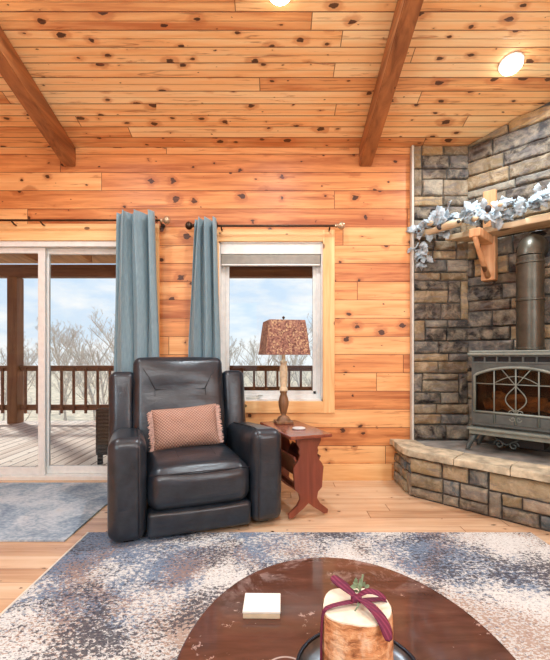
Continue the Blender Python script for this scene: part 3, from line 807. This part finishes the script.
for (c, n, sp) in (((-.25, -.345, .06), 16, (.035, .015, .025)), ((-.17, -.36, .08), 16, (.04, .02, .025)), ((-.08, -.35, .07), 16, (.04, .03, .025)), ((.02, -.33, .09), 15, (.04, .03, .03)),
                   ((.13, -.31, .09), 15, (.04, .03, .03)), ((.24, -.29, .10), 15, (.04, .03, .03)), ((.33, -.29, .05), 15, (.04, .03, .035)), ((.43, -.24, .11), 15, (.05, .03, .03)), ((.55, -.22, .12), 15, (.05, .03, .03)),
                   ((.68, -.2, .14), 15, (.05, .03, .03)), ((.85, -.18, .14), 15, (.06, .03, .03)), ((1.05, -.18, .14), 15, (.06, .03, .03)), ((1.3, -.18, .14), 20, (.06, .03, .03))): spray(c, n, sp, LS)
for (ds, dz) in ((-.0, -.05), (-.035, -.10), (.03, -.11), (-.02, -.17), (.03, -.18), (.0, -.23)): spray((-.25+ds, -.352, dz), 5, (.02, .010, .014), (.06, .085), True)
w = MB(); w.tube([(-.25, -.345, .05), (-.255, -.365, -.01), (-.25, -.36, -.12), (-.24, -.355, -.23)], .004, 6); w.build('hanging_stem', 'twig', gl, True)
dp = [(-.30, -.31, .012), (-.21, -.34, .028), (-.10, -.38, .02), (.01, -.40, .028), (.11, -.435, .022)]
w = MB(); w.tube(dp, [.018, .032, .026, .034, .03], 12); dw = w.build('driftwood', 'mantel', gl, True)
for (c, rr_) in (((-.05, -.425, .025), .024), ((.115, -.462, .022), .014)):
    w = MB(); w.lathe([(rr_, -.004), (rr_*.9, .003), (.002, .004)], 16, Matrix.Translation(c) @ Matrix.Rotation(R(40), 4, 'Z') @ Matrix.Rotation(PI/2, 4, 'X')); w.build('knot', 'cone', dw, True)
for c in ((.30, -.36, .10),):
    w = MB(); w.lathe([(.004, -.03), (.018, -.02), (.024, 0), (.018, .02), (.004, .03)], 14, Matrix.Translation(c)); w.build('seed_pod', 'cone', gl, True)
for c in ((-.14, -.40, .08), (.2, -.35, .05), (.37, -.33, .12)):
    w = MB(); w.lathe([(.004, -.02), (.026, -.008), (.03, .006), (.012, .02), (.003, .022)], 10, Matrix.Translation(c) @ Matrix.Rotation(.8, 4, 'X')); w.build('wood_rose', 'mantel', gl, True)

# ------------------------------------------------------------------ recliner
rc = thing('recliner', 'dark charcoal leather recliner with padded arms facing the coffee table', 'armchair', (-.445, 2.44, 0), R(20))
HW = .535
w = MB(); w.box((-.29, .08, .05), (.29, .84, .26), .01); w.build('base', 'rubber', rc)
for sx in (-1, 1):
    for yy in (.06, .78):
        w = MB(); w.box((sx*.42-.03, yy, .0125), (sx*.42+.03, yy+.05, .05), .006); w.build('foot', 'rubber', rc)
def armmap(p): # the arm top falls away toward the back
    f = max(0, (p.z-.3)/.33); return Vector((p.x, p.y, p.z-f*.06*max(0, p.y)/.7))
for sx in (-1, 1):
    a, c = sorted((sx*.322, sx*HW))
    w = MB(); w.soft((a, .0, .026), (c, .78, .632), .062, (.006, .008, .006)); w.xf(armmap); ar = w.build('arm', 'leather', rc)
    w = MB(); 
    e = .028
    for xx in (sx*.362, ):
        w.tube([(xx, -.003, .06), (xx, -.008, .3), (xx, -.004, .55), (xx, .012, .602), (xx, .05, .630), (xx, .12, .631), (xx, .4, .605), (xx, .66, .58)], .0045, 6)
    w.build('piping', 'stitch', ar, True)
w = MB(); w.soft((-.318, -.01, .17), (.318, .66, .435), .085, (.0, .018, .03)); w.build('seat', 'leather', rc)
w = MB()
w.tube([(-.305, .015, .40), (-.15, -.003, .404), (0, -.008, .406), (.15, -.003, .404), (.305, .015, .40)], .004, 6)
for sx in (-1, 1): w.tube([(sx*.12, .05, .437), (sx*.12, .2, .457), (sx*.12, .38, .46)], .003, 6)
w.build('seat_seam', 'stitch', rc, True)
w = MB(); w.soft((-.318, -.002, .03), (.318, .14, .185), .03, (0, .01, 0)); w.build('footrest', 'leather', rc)
# backrest, leaning back
BT = Matrix.Translation((-.045, .60, .37)) @ Matrix.Rotation(R(-13), 4, 'X')
w = MB(); w.soft((-.345, .0, .0), (.345, .175, .755), .055, (0, .022, .008), 12, mat=BT)
def crease(p):
    q = BT.inverted() @ p
    if q.y < .1:
        q.y += .016*math.exp(-((q.z-.495)/.022)**2)*(1 if abs(q.x) < .2 else math.exp(-((abs(q.x)-.2)/.05)**2)) - .018*math.exp(-((q.z-.62)/.07)**2)*max(0, 1-(q.x/.34)**2)
    return BT @ q
w.xf(crease); bk = w.build('backrest', 'leather', rc)
w = MB()
def bp(x, y, z): return BT @ Vector((x, y, z))
w.tube([bp(-.19, -.004, .494), bp(0, -.006, .494), bp(.19, -.004, .494)], .004, 6)
for sx in (-1, 1): w.tube([bp(sx*.19, -.008, .50), bp(sx*.19, -.014, .40), bp(sx*.19, -.014, .25), bp(sx*.19, -.008, .1)], .003, 6); w.tube([bp(sx*.19, -.012, .50), bp(sx*.24, -.024, .6), bp(sx*.31, .012, .72)], .003, 6)
w.build('back_seam', 'stitch', bk, True)
WTm = Matrix.Translation((-.035, .69, .40)) @ Matrix.Rotation(R(-9), 4, 'X')
for sx in (-1, 1):
    a, c = sorted((sx*.335, sx*.525))
    w = MB(); w.soft((a, .0, .0), (c, .135, .60), .05, (.0, .012, .004), mat=WTm); w.build('wing', 'leather', rc)
# pillow
pw = thing('lumbar_pillow', 'rose brown waffle lumbar pillow with fringed ends on the recliner', 'pillow', (-.453-.326*.43+.945*-.03, 2.46+.9455*.43+.326*-.03, .452), R(17))
pw.rotation_euler = (R(-20), R(-4), R(17))
b = bmesh.new(); PW, PH, PT = .235, .15, .075; NP = 28; gs = []
for sgn in (-1, 1):
    g = []
    for i in range(NP+1):
        row = []
        for j in range(NP+1):
            a, c = -1+2*i/NP, -1+2*j/NP
            t = ((1-abs(a)**3.5)*(1-abs(c)**3.0))**.55
            k = 1-.05*(1-abs(a))*abs(c)-.0
            row.append(b.verts.new((a*PW*(1-.05*(1-c*c)*a*a), sgn*PT*t+.006*mnoise.noise(Vector((a*3, c*3, sgn))), PH+c*PH*k)))
        g.append(row)
    for i in range(NP):
        for j in range(NP):
            f = (g[i][j], g[i+1][j], g[i+1][j+1], g[i][j+1]); b.faces.new(f if sgn < 0 else f[::-1])
bmesh.ops.remove_doubles(b, verts=b.verts[:], dist=1e-4)
w = MB(); w.merge(b); w.build('cushion', 'pillow', pw, True)
for sx in (-1, 1):
    w = MB()
    for k in range(46):
        z = .012+k*.276/45; l = rg.uniform(.016, .03)
        w.tube([(sx*(PW-.012), 0, z), (sx*(PW+l*.5), rg.uniform(-.006, .006), z-.003), (sx*(PW+l), rg.uniform(-.012, .012), z-rg.uniform(.002, .014))], .0028, 5)
    w.build('fringe', 'fringe', pw, True)

# ------------------------------------------------------------------ side table
TA = R(20); TH = .573
tb = thing('side_table', 'narrow reddish wood trestle side table between recliner and stone hearth', 'side table', (.135, 3.0, 0), TA)
tw, tl = .155, .33
w = MB(); w.box((-tw, -tl, TH-.022), (tw, tl, TH), .006); w.build('tabletop', 'redtop', tb)
half = [(x_*1.16, z_) for x_, z_ in [(.0, .10), (.035, .065), (.075, .035), (.10, .012), (.125, .014), (.128, .04), (.105, .062), (.075, .09), (.055, .13), (.062, .17), (.088, .20), (.092, .27), (.098, .34), (.085, .37), (.066, .395), (.056, .43), (.064, .455), (.058, .475), (.075, .51), (.082, .55)]]
out = half+[(-x, z) for x, z in half[::-1]][:-1]
for yy in (-.27, .25):
    w = MB(); w.prism([(x, z) for x, z in out], -.011, .011, .003, Matrix.Translation((0, yy, 0)) @ Matrix.Rotation(PI/2, 4, 'X')); w.build('trestle_leg', 'redwood', tb)
for sx in (-1, 1):
    w = MB(); w.box((-.008, -.258, 0), (.008, .238, .20), .003, 2, Matrix.Translation((sx*.01, 0, .235)) @ Matrix.Rotation(sx*R(26), 4, 'Y')); w.build('magazine_trough_side', 'redwood', tb)
w = MB(); w.box((-.012, -.258, .13), (.012, .238, .165), .003); w.build('stretcher', 'redwood', tb)
w = MB(); w.lathe([(.045, 0), (.048, .003), (.048, .008), (.044, .011), (.002, .0105)], 28); cs = w.build('coaster', 'coaster', None, True, 40)
cs.location = (.175, 2.93, TH+.0005); tag(cs, 'round pale coaster on the reddish side table beside the lamp', 'coaster')

# lamp
lp = thing('table_lamp', 'turned wood table lamp with mottled brown shade on the side table', 'lamp', (.068, 3.19, TH+.0005), R(12))
w = MB(); w.box((-.068, -.068, 0), (.068, .068, .022), .006); w.build('base', 'lampwood', lp)
w = MB(); w.lathe([(.058, .0225), (.05, .035), (.042, .05), (.022, .062), (.02, .07), (.03, .10), (.04, .14), (.042, .17), (.034, .205), (.024, .235), (.03, .245), (.03, .255)], 24); w.build('turned_body', 'lampwood', lp, True, 50)
w = MB(); w.lathe([(.03, .256), (.034, .262), (.03, .285), (.022, .29), (.024, .30), (.03, .33), (.032, .40), (.03, .45), (.022, .47), (.03, .48), (.03, .49), (.014, .5), (.014, .56)], 24); w.build('painted_neck', 'lampcream', lp, True, 50)
b = bmesh.new(); rings = []
def sq(h, c=.1): # square outline with clipped corners
    k = h*c; return [(h-k, h), (-(h-k), h), (-h, h-k), (-h, -(h-k)), (-(h-k), -h), (h-k, -h), (h, -(h-k)), (h, h-k)]
prof = [(.176, .545), (.168, .60), (.160, .68), (.150, .76), (.142, .812)]
for (h, z) in prof: rings.append([b.verts.new((x, y, z)) for x, y in sq(h, .08)])
for A, B in zip(rings, rings[1:]):
    for j in range(8): b.faces.new((A[j], A[(j+1) % 8], B[(j+1) % 8], B[j]))
w = MB(); w.merge(b); so = w.build('lamp_shade', 'shade', lp); s = so.modifiers.new('thick', 'SOLIDIFY'); s.thickness = .004
w = MB(); w.tube([(-.14, 0, .80), (.14, 0, .80)], .003, 6); w.tube([(0, -.14, .80), (0, .14, .80)], .003, 6); w.tube([(0, 0, .56), (0, 0, .83)], .004, 6); w.build('harp', 'bronze', lp)
w = MB(); w.lathe([(.004, .83), (.011, .836), (.012, .842), (.006, .85), (.003, .852)], 12); w.build('finial', 'bronze', lp, True)

# ------------------------------------------------------------------ rugs
w = MB(); w.box((-1.155, -.6, .0005), (1.59, 2.486, .012), .003); mr = w.build('area_rug', 'rug'); tag(mr, 'large distressed blue, cream and brown rug under the coffee table', 'rug')
w = MB(); w.box((-1.166, -.6, .0005), (-1.1555, 2.486, .0125), .002); w.build('edge_binding', 'binding', mr)
w = MB(); w.box((-3.0, 2.378, .0005), (-1.25, 3.47, .011), .003); tag(w.build('door_rug', 'rug2'), 'smaller faded blue-grey rug in front of the sliding door', 'rug')

# ------------------------------------------------------------------ coffee table and its things
TZ = .45; tc = Vector((.154, .834, 0)); ra, rb = .368, .4685
cf = thing('coffee_table', 'round dark reddish brown coffee table with worn top', 'coffee table', tc)
def oval(a, b_, n=96): return [(a*math.cos(2*PI*i/n), b_*math.sin(2*PI*i/n)) for i in range(n)]
w = MB(); w.prism(oval(ra, rb), TZ-.032, TZ, .007, None, 3); w.build('tabletop', 'ctop', cf)
w = MB(); w.prism(oval(ra-.05, rb-.05), TZ-.11, TZ-.033); w.build('apron', 'cwood', cf)
for sx in (-1, 1):
    for sy in (-1, 1):
        w = MB(); w.lathe([(.018, .0135), (.024, .03), (.02, .06), (.026, .2), (.032, .3), (.03, TZ-.11)], 16, Matrix.Translation((sx*.2, sy*.26, 0))); w.build('leg', 'cwood', cf, True, 50)
bx = thing('coaster_box', 'small square white box on the coffee table', 'box', (-.033, 1.03, TZ+.0005), R(-1))
w = MB(); w.box((-.046, -.038, 0), (.046, .038, .013), .0015); w.build('box_base', 'boxband', bx)
w = MB(); w.box((-.047, -.039, .0131), (.047, .039, .019), .0015); w.build('lid', 'whitebox', bx)
tr = thing('metal_tray', 'round dark rimmed metal tray under the ribboned log', 'tray', (.168, .80, TZ+.0005))
w = MB(); w.lathe([(.105, 0), (.112, .003), (.124, .02), (.121, .021), (.108, .006), (.002, .006)], 48); w.build('dish', 'tray', tr, True, 50)
w = MB(); w.tube([(.1245*math.cos(2*PI*i/48), .1245*math.sin(2*PI*i/48), .021) for i in range(48)], .0042, 8, closed=True); w.build('rim', 'trayrim', tr, True)
LH = .145; lr = .067
lg = thing('decorative_log', 'short bark covered log tied with burgundy plaid ribbon on tray', 'decorative log', (.163, .80, TZ+.007))
def lrad(a, z): return lr*(1+.03*math.sin(2*a+1)+.02*math.sin(5*a+z*20))*(1+.06*(1-z/LH))
b = bmesh.new(); rings = []; NL = 56
for k in range(15):
    z = LH*k/14
    rings.append([b.verts.new(((lrad(2*PI*j/NL, z)+.0015*mnoise.noise(Vector((j*.8, z*60, 3))))*math.cos(2*PI*j/NL), (lrad(2*PI*j/NL, z)+.0015*mnoise.noise(Vector((j*.8, z*60, 3))))*math.sin(2*PI*j/NL), z+(.003*math.sin(j*.35) if k == 14 else 0))) for j in range(NL)])
for A, B in zip(rings, rings[1:]):
    for j in range(NL): b.faces.new((A[j], A[(j+1) % NL], B[(j+1) % NL], B[j]))
b.faces.new(rings[0][::-1])
w = MB(); w.merge(b); w.build('bark', 'bark', lg, True)
b = bmesh.new(); c0 = b.verts.new((0, 0, LH+.002)); rr = []
for f in (.5, .97, .985):
    rr.append([b.verts.new((lrad(2*PI*j/NL, LH)*f*math.cos(2*PI*j/NL), lrad(2*PI*j/NL, LH)*f*math.sin(2*PI*j/NL), LH+(.002 if f < .98 else -.004)+.003*math.sin(j*.35)*f)) for j in range(NL)])
for j in range(NL):
    b.faces.new((c0, rr[0][j], rr[0][(j+1) % NL]))
    for A, B in zip(rr, rr[1:]): b.faces.new((A[j], B[j], B[(j+1) % NL], A[(j+1) % NL]))
w = MB(); w.merge(b); w.build('cut_face', 'cut', lg, True, 40)
def strip(path, wd, up, name, mat, parent):
    b = bmesh.new(); L, Rr = [], []
    path = [Vector(p) for p in path]
    for i, p in enumerate(path):
        t = (path[min(i+1, len(path)-1)]-path[max(i-1, 0)]).normalized()
        n = Vector(up[i] if isinstance(up, list) else up); s_ = t.cross(n).normalized()
        ww = wd[i] if isinstance(wd, list) else wd
        L.append(b.verts.new(p+s_*ww/2)); Rr.append(b.verts.new(p-s_*ww/2))
    for i in range(len(path)-1): b.faces.new((L[i], L[i+1], Rr[i+1], Rr[i]))
    w = MB(); w.merge(b); o = w.build(name, mat, parent, True); m = o.modifiers.new('thick', 'SOLIDIFY'); m.thickness = .0014; m.offset = 1
    m2 = o.modifiers.new('sub', 'SUBSURF'); m2.levels = 1; m2.render_levels = 1
    return o
RA = R(12); rx, ry = math.cos(RA), math.sin(RA); rz_ = LH+.008
e = lr*1.04
path = [(-e*1.05*rx, -e*1.05*ry, .0), (-e*1.06*rx, -e*1.06*ry, LH*.5), (-e*1.04*rx, -e*1.04*ry, LH*.93), (-e*.97*rx, -e*.97*ry, LH+.006), (-e*.5*rx, -e*.5*ry, rz_), (0, 0, rz_+.003), (e*.5*rx, e*.5*ry, rz_), (e*.97*rx, e*.97*ry, LH+.006), (e*1.04*rx, e*1.04*ry, LH*.93), (e*1.06*rx, e*1.06*ry, LH*.5), (e*1.05*rx, e*1.05*ry, 0)]
ups = [(-rx, -ry, 0)]*3+[(-.5, 0, .8)]+[(0, 0, 1)]*3+[(.5, 0, .8)]+[(rx, ry, 0)]*3
strip(path, .015, ups, 'ribbon_band', 'ribbon', lg)
w = MB(); w.soft((-.011, -.009, rz_), (.011, .009, rz_+.014), .006, (0, 0, 0), 3); w.build('ribbon_knot', 'ribbon', lg)
strip([(0, 0, rz_+.008), (-.014, .014, rz_+.018), (-.03, .03, rz_+.022), (-.047, .04, rz_+.030)], [.012, .022, .025, .022], (0, -.4, 1), 'ribbon_tail', 'ribbon', lg)
strip([(0, 0, rz_+.008), (.015, -.02, rz_+.012), (.03, -.042, rz_+.007), (.042, -.062, rz_-.006), (.045, -.074, rz_-.03)], [.012, .023, .026, .026, .023], [(0, 0, 1)]*3+[(.2, -.6, .7), (.2, -1, .1)], 'ribbon_tail', 'ribbon', lg)
strip([(0, 0, rz_+.008), (.02, .008, rz_+.02), (.045, .004, rz_+.016), (.06, -.004, rz_+.006)], [.010, .016, .017, .012], (0, -.3, 1), 'ribbon_loop', 'ribbon', lg)
w = MB(); w.tube([(.004, .012, rz_), (.014, .02, rz_+.02), (.018, .024, rz_+.042)], .0022, 6)
w.tube([(.004, .012, rz_+.002), (.0, -.02, rz_+.006), (-.01, -.034, rz_+.004)], .0016, 6)
b = bmesh.new()
for k in range(16): leaf(b, Vector((.008+rg.uniform(-.008, .014), .014+rg.uniform(-.006, .012), rz_+rg.uniform(.004, .03))), Vector((rg.uniform(-1, 1), rg.uniform(-.7, .7), rg.uniform(0, 1))), Vector((0, -1, .5)), rg.uniform(.009, .015))
w.merge(b); w.build('greenery_sprig', 'green', lg, True)

# ------------------------------------------------------------------ outside: deck, porch, railing, trees
DZ = -.05; RY = 6.97
w = MB(); w.box((-9, D+WT, DZ-.08), (6, RY+.25, DZ)); struct(w.build('deck_floor', 'deckwood'))
w = MB(); w.box((-4.62, RY-.08, DZ), (-4.45, RY+.12, 2.485), .01); tag(w.build('porch_post', 'porchwood'), 'square brown porch post at the deck railing', 'post')
w = MB(); w.box((2.2, RY-.08, DZ), (2.37, RY+.12, 2.485), .01); tag(w.build('porch_post', 'porchwood'), 'square porch post behind the fireplace wall', 'post')
pr = thing('porch_roof', 'brown wooden porch roof with rafters over the deck', 'porch roof', (0, 0, 0))
w = MB(); w.box((-9, RY-.06, 2.487), (6, RY+.1, 2.70), .008); w.build('beam', 'railwood', pr)
def rz(y): return 3.02-.05*(y-D)
w = MB(); q = Matrix.Identity(4)
b = bmesh.new(); V = [b.verts.new(p) for p in ((-9, D+WT, rz(D+WT)+.02), (6, D+WT, rz(D+WT)+.02), (6, RY+.5, rz(RY+.5)+.02), (-9, RY+.5, rz(RY+.5)+.02), (-9, D+WT, rz(D+WT)+.06), (6, D+WT, rz(D+WT)+.06), (6, RY+.5, rz(RY+.5)+.06), (-9, RY+.5, rz(RY+.5)+.06))]
for f in ((0, 1, 2, 3), (7, 6, 5, 4), (0, 4, 5, 1), (1, 5, 6, 2), (2, 6, 7, 3), (3, 7, 4, 0)): b.faces.new([V[k] for k in f])
w.merge(b); w.build('roof_deck', 'rafter', pr)
for k in range(16):
    x = -8.6+k*.9; b = bmesh.new()
    y0, y1 = D+WT+.01, RY-.07
    V = [b.verts.new(p) for p in ((x, y0, rz(y0)-.12), (x+.045, y0, rz(y0)-.12), (x+.045, y1, rz(y1)-.12), (x, y1, rz(y1)-.12), (x, y0, rz(y0)+.018), (x+.045, y0, rz(y0)+.018), (x+.045, y1, rz(y1)+.018), (x, y1, rz(y1)+.018))]
    for f in ((0, 1, 2, 3), (7, 6, 5, 4), (0, 4, 5, 1), (1, 5, 6, 2), (2, 6, 7, 3), (3, 7, 4, 0)): b.faces.new([V[i] for i in f])
    w = MB(); w.merge(b); w.build('rafter', 'rafter', pr)
def railing(x0, x1, low, label):
    t = thing('deck_railing', label, 'railing', ((x0+x1)/2, RY, DZ), 0, 'deck railing sections'); h = (x1-x0)/2
    w = MB(); w.box((-h, -.03, .96), (h, .11, 1.0), .006); w.box((-h, .0, .905), (h, .045, .959), .004); w.build('top_rail', 'railwood', t)
    w = MB(); w.box((-h, .0, low), (h, .045, low+.1), .004); w.build('lower_rail', 'railwood', t)
    n = int((x1-x0)/.2)
    for k in range(n):
        x = -h+(k+.5)*(x1-x0)/n; w = MB(); w.box((x-.019, -.037, low-.05 if low < .4 else .1), (x+.019, -.001, .957), .003); w.build('baluster', 'railwood', t)
railing(-8.6, -4.63, .22, 'brown deck railing section left of the porch post')
railing(-4.44, -1.3, .22, 'brown deck railing section seen through the sliding door right of the post')
railing(-1.28, 2.18, .53, 'deck railing section seen through the window behind the lamp')
# wicker chair on the deck
wc = thing('wicker_chair', 'dark wicker armchair out on the deck beside the sliding door', 'outdoor chair', (-1.62, 4.72, DZ), R(-78))
w = MB(); w.box((-.34, -.34, .12), (.34, .34, .40), .03); w.build('seat_box', 'wicker', wc)
for sx in (-1, 1):
    w = MB(); w.box((sx*.36-.055, -.38, .10), (sx*.36+.055, .3, .60), .03); w.build('arm', 'wicker', wc)
    for yy in (-.34, .3):
        w = MB(); w.box((sx*.36-.025, yy-.025, 0), (sx*.36+.025, yy+.025, .11), .004); w.build('leg', 'wicker', wc)
w = MB(); w.box((-.34, .24, .38), (.34, .36, .90), .04); w.build('backrest', 'wicker', wc)
w = MB(); w.soft((-.30, -.32, .40), (.30, .23, .48), .035, (0, 0, .02)); w.build('seat_cushion', 'rubber', wc)

# ground falling away below the deck
b = bmesh.new(); g = []
def gh(x, y):
    r = math.hypot(x, y-3); base = -3.2-.06*max(0, y-8) if y < 40 else -5.1+.012*(y-40)
    return base+.8*mnoise.noise(Vector((x*.05, y*.05, 2)))
NX, NY = 60, 60
for i in range(NX+1):
    row = []
    for j in range(NY+1):
        x = -150+300*i/NX; y = -60+260*j/NY; row.append(b.verts.new((x, y, gh(x, y))))
    g.append(row)
for i in range(NX):
    for j in range(NY): b.faces.new((g[i][j], g[i+1][j], g[i+1][j+1], g[i][j+1]))
w = MB(); w.merge(b); struct(w.build('ground', 'ground', None, True))

def make_tree(seed, H):
    rt = random.Random(seed); w = MB()
    def br(p, d, L, r, lev):
        pts = [p]; q = p.copy(); dd = d.copy(); n = 4
        for i in range(n):
            dd = (dd+Vector((rt.uniform(-.16, .16), rt.uniform(-.16, .16), rt.uniform(-.03, .12)))).normalized(); q = q+dd*(L/n); pts.append(q.copy())
        w.tube(pts, [r*(1-.62*i/n) for i in range(n+1)], 5 if lev < 2 else 3, cap=False)
        if lev >= 4: return
        k = (9, 6, 5, 4)[lev]
        for i in range(k):
            f = (.3+.68*i/k) if lev == 0 else rt.uniform(.25, .98)
            idx = min(n-1, int(f*n)); bp_ = pts[idx].lerp(pts[idx+1], f*n-idx)
            a = rt.uniform(0, 2*PI); out = Vector((math.cos(a), math.sin(a), rt.uniform(.35, 1.0))).normalized()
            br(bp_, (out*.8+dd*.5).normalized(), L*rt.uniform(.36, .55)*(1.05-.35*f), max(.008, r*.42), lev+1)
    br(Vector((0, 0, 0)), Vector((0, 0, 1)), H, H*.014, 0)
    return w
protos = []
rt = random.Random(3)
spots = []
tries = 0
while len(spots) < 26 and tries < 4000:
    tries += 1
    y = rt.uniform(15, 46); px = rt.uniform(-60, 150) if len(spots) % 3 else rt.uniform(200, 330)
    x = (px-275)/400*y
    if all((x-a)**2+(y-b_)**2 > 3.4**2 for a, b_, _ in spots): spots.append((x, y, px))
for k, (x, y, px) in enumerate(spots):
    z = gh(x, y)-.1
    lab = 'bare leafless tree beyond the deck seen through the sliding door' if px < 170 else 'bare leafless tree beyond the deck seen through the window'
    if k < 5:
        o = make_tree(100+k, 6.2).build('bare_tree', 'tree'); protos.append(o)
    else:
        o = protos[k % 5].copy(); C.objects.link(o)
    top = 1.1+(357-rt.uniform(316, 348))/400*y
    s = (top-z)/7.4; o.scale = (s, s, s)
    o.location = (x, y, z); o.rotation_euler = (0, 0, rt.uniform(0, 6.28))
    tag(o, lab, 'tree', 'bare trees at the left' if px < 170 else 'bare trees behind the window')

# ------------------------------------------------------------------ world, sun, fill lights, camera
wd = bpy.data.worlds.new('sky'); SC.world = wd; wd.use_nodes = True
nt = wd.node_tree; N = nt.nodes; L = nt.links; bg = N['Background']
tcn = N.new('ShaderNodeTexCoord'); sp = N.new('ShaderNodeSeparateXYZ'); L.new(tcn.outputs['Generated'], sp.inputs[0])
rp = N.new('ShaderNodeValToRGB'); L.new(sp.outputs[2], rp.inputs[0]); e = rp.color_ramp.elements
e[0].position = 0.0; e[0].color = lin((236, 242, 248)); e[1].position = .5; e[1].color = lin((146, 190, 236))
x = e.new(.05); x.color = lin((214, 230, 246)); x = e.new(.2); x.color = lin((204, 227, 250))
nz = N.new('ShaderNodeTexNoise'); mp = N.new('ShaderNodeMapping'); mp.inputs['Scale'].default_value = (1, 1, 3.2); L.new(tcn.outputs['Generated'], mp.inputs[0]); L.new(mp.outputs[0], nz.inputs['Vector'])
nz.inputs['Scale'].default_value = 5; nz.inputs['Detail'].default_value = 5; nz.inputs['Roughness'].default_value = .58
cr = N.new('ShaderNodeValToRGB'); L.new(nz.outputs[0], cr.inputs[0]); cr.color_ramp.elements[0].position = .42; cr.color_ramp.elements[1].position = .64
mx = N.new('ShaderNodeMix'); mx.data_type = 'RGBA'; L.new(cr.outputs[0], mx.inputs[0]); L.new(rp.outputs[0], mx.inputs[6]); mx.inputs[7].default_value = lin((250, 250, 250))
L.new(mx.outputs[2], bg.inputs[0]); bg.inputs[1].default_value = 1.18

S = bpy.data.lights.new('sun', 'SUN'); S.energy = 4.5; S.angle = R(6); S.color = (1, .95, .86)
so = bpy.data.objects.new('sun', S); C.objects.link(so); so.rotation_euler = Vector((.6, -.62, -.52)).to_track_quat('-Z', 'Y').to_euler()
for (x, y, z, en) in ((2.2, -.9, 1.95, 135), (-1.37, -.9, 1.95, 120), (-.2, -.9, 3.4, 60)):  # unseen fill added behind the camera, no fixture there
    P = bpy.data.lights.new('fill_light', 'POINT'); P.energy = en; P.shadow_soft_size = .25; P.color = (.72, .90, 1)
    po = bpy.data.objects.new('fill_light', P); C.objects.link(po); po.location = (x, y, z)

cam = bpy.data.cameras.new('camera'); co_ = bpy.data.objects.new('camera', cam); C.objects.link(co_)
co_.location = (0, 0, CH); co_.rotation_euler = (PI/2, 0, 0)
cam.sensor_fit = 'HORIZONTAL'; cam.sensor_width = 36; cam.lens = F/550*36; cam.shift_y = 27/550; cam.clip_start = .05; cam.clip_end = 400
SC.camera = co_
SC.view_settings.view_transform = 'Standard'; SC.view_settings.look = 'None'; SC.view_settings.exposure = -.06; SC.view_settings.gamma = 1
SC.view_settings.use_curve_mapping = False
SC.cycles.use_denoising = True
SC.cycles.max_bounces = 8; SC.cycles.transparent_max_bounces = 12
SC.cycles.sample_clamp_indirect = 6
SC.cycles.caustics_reflective = False; SC.cycles.caustics_refractive = False
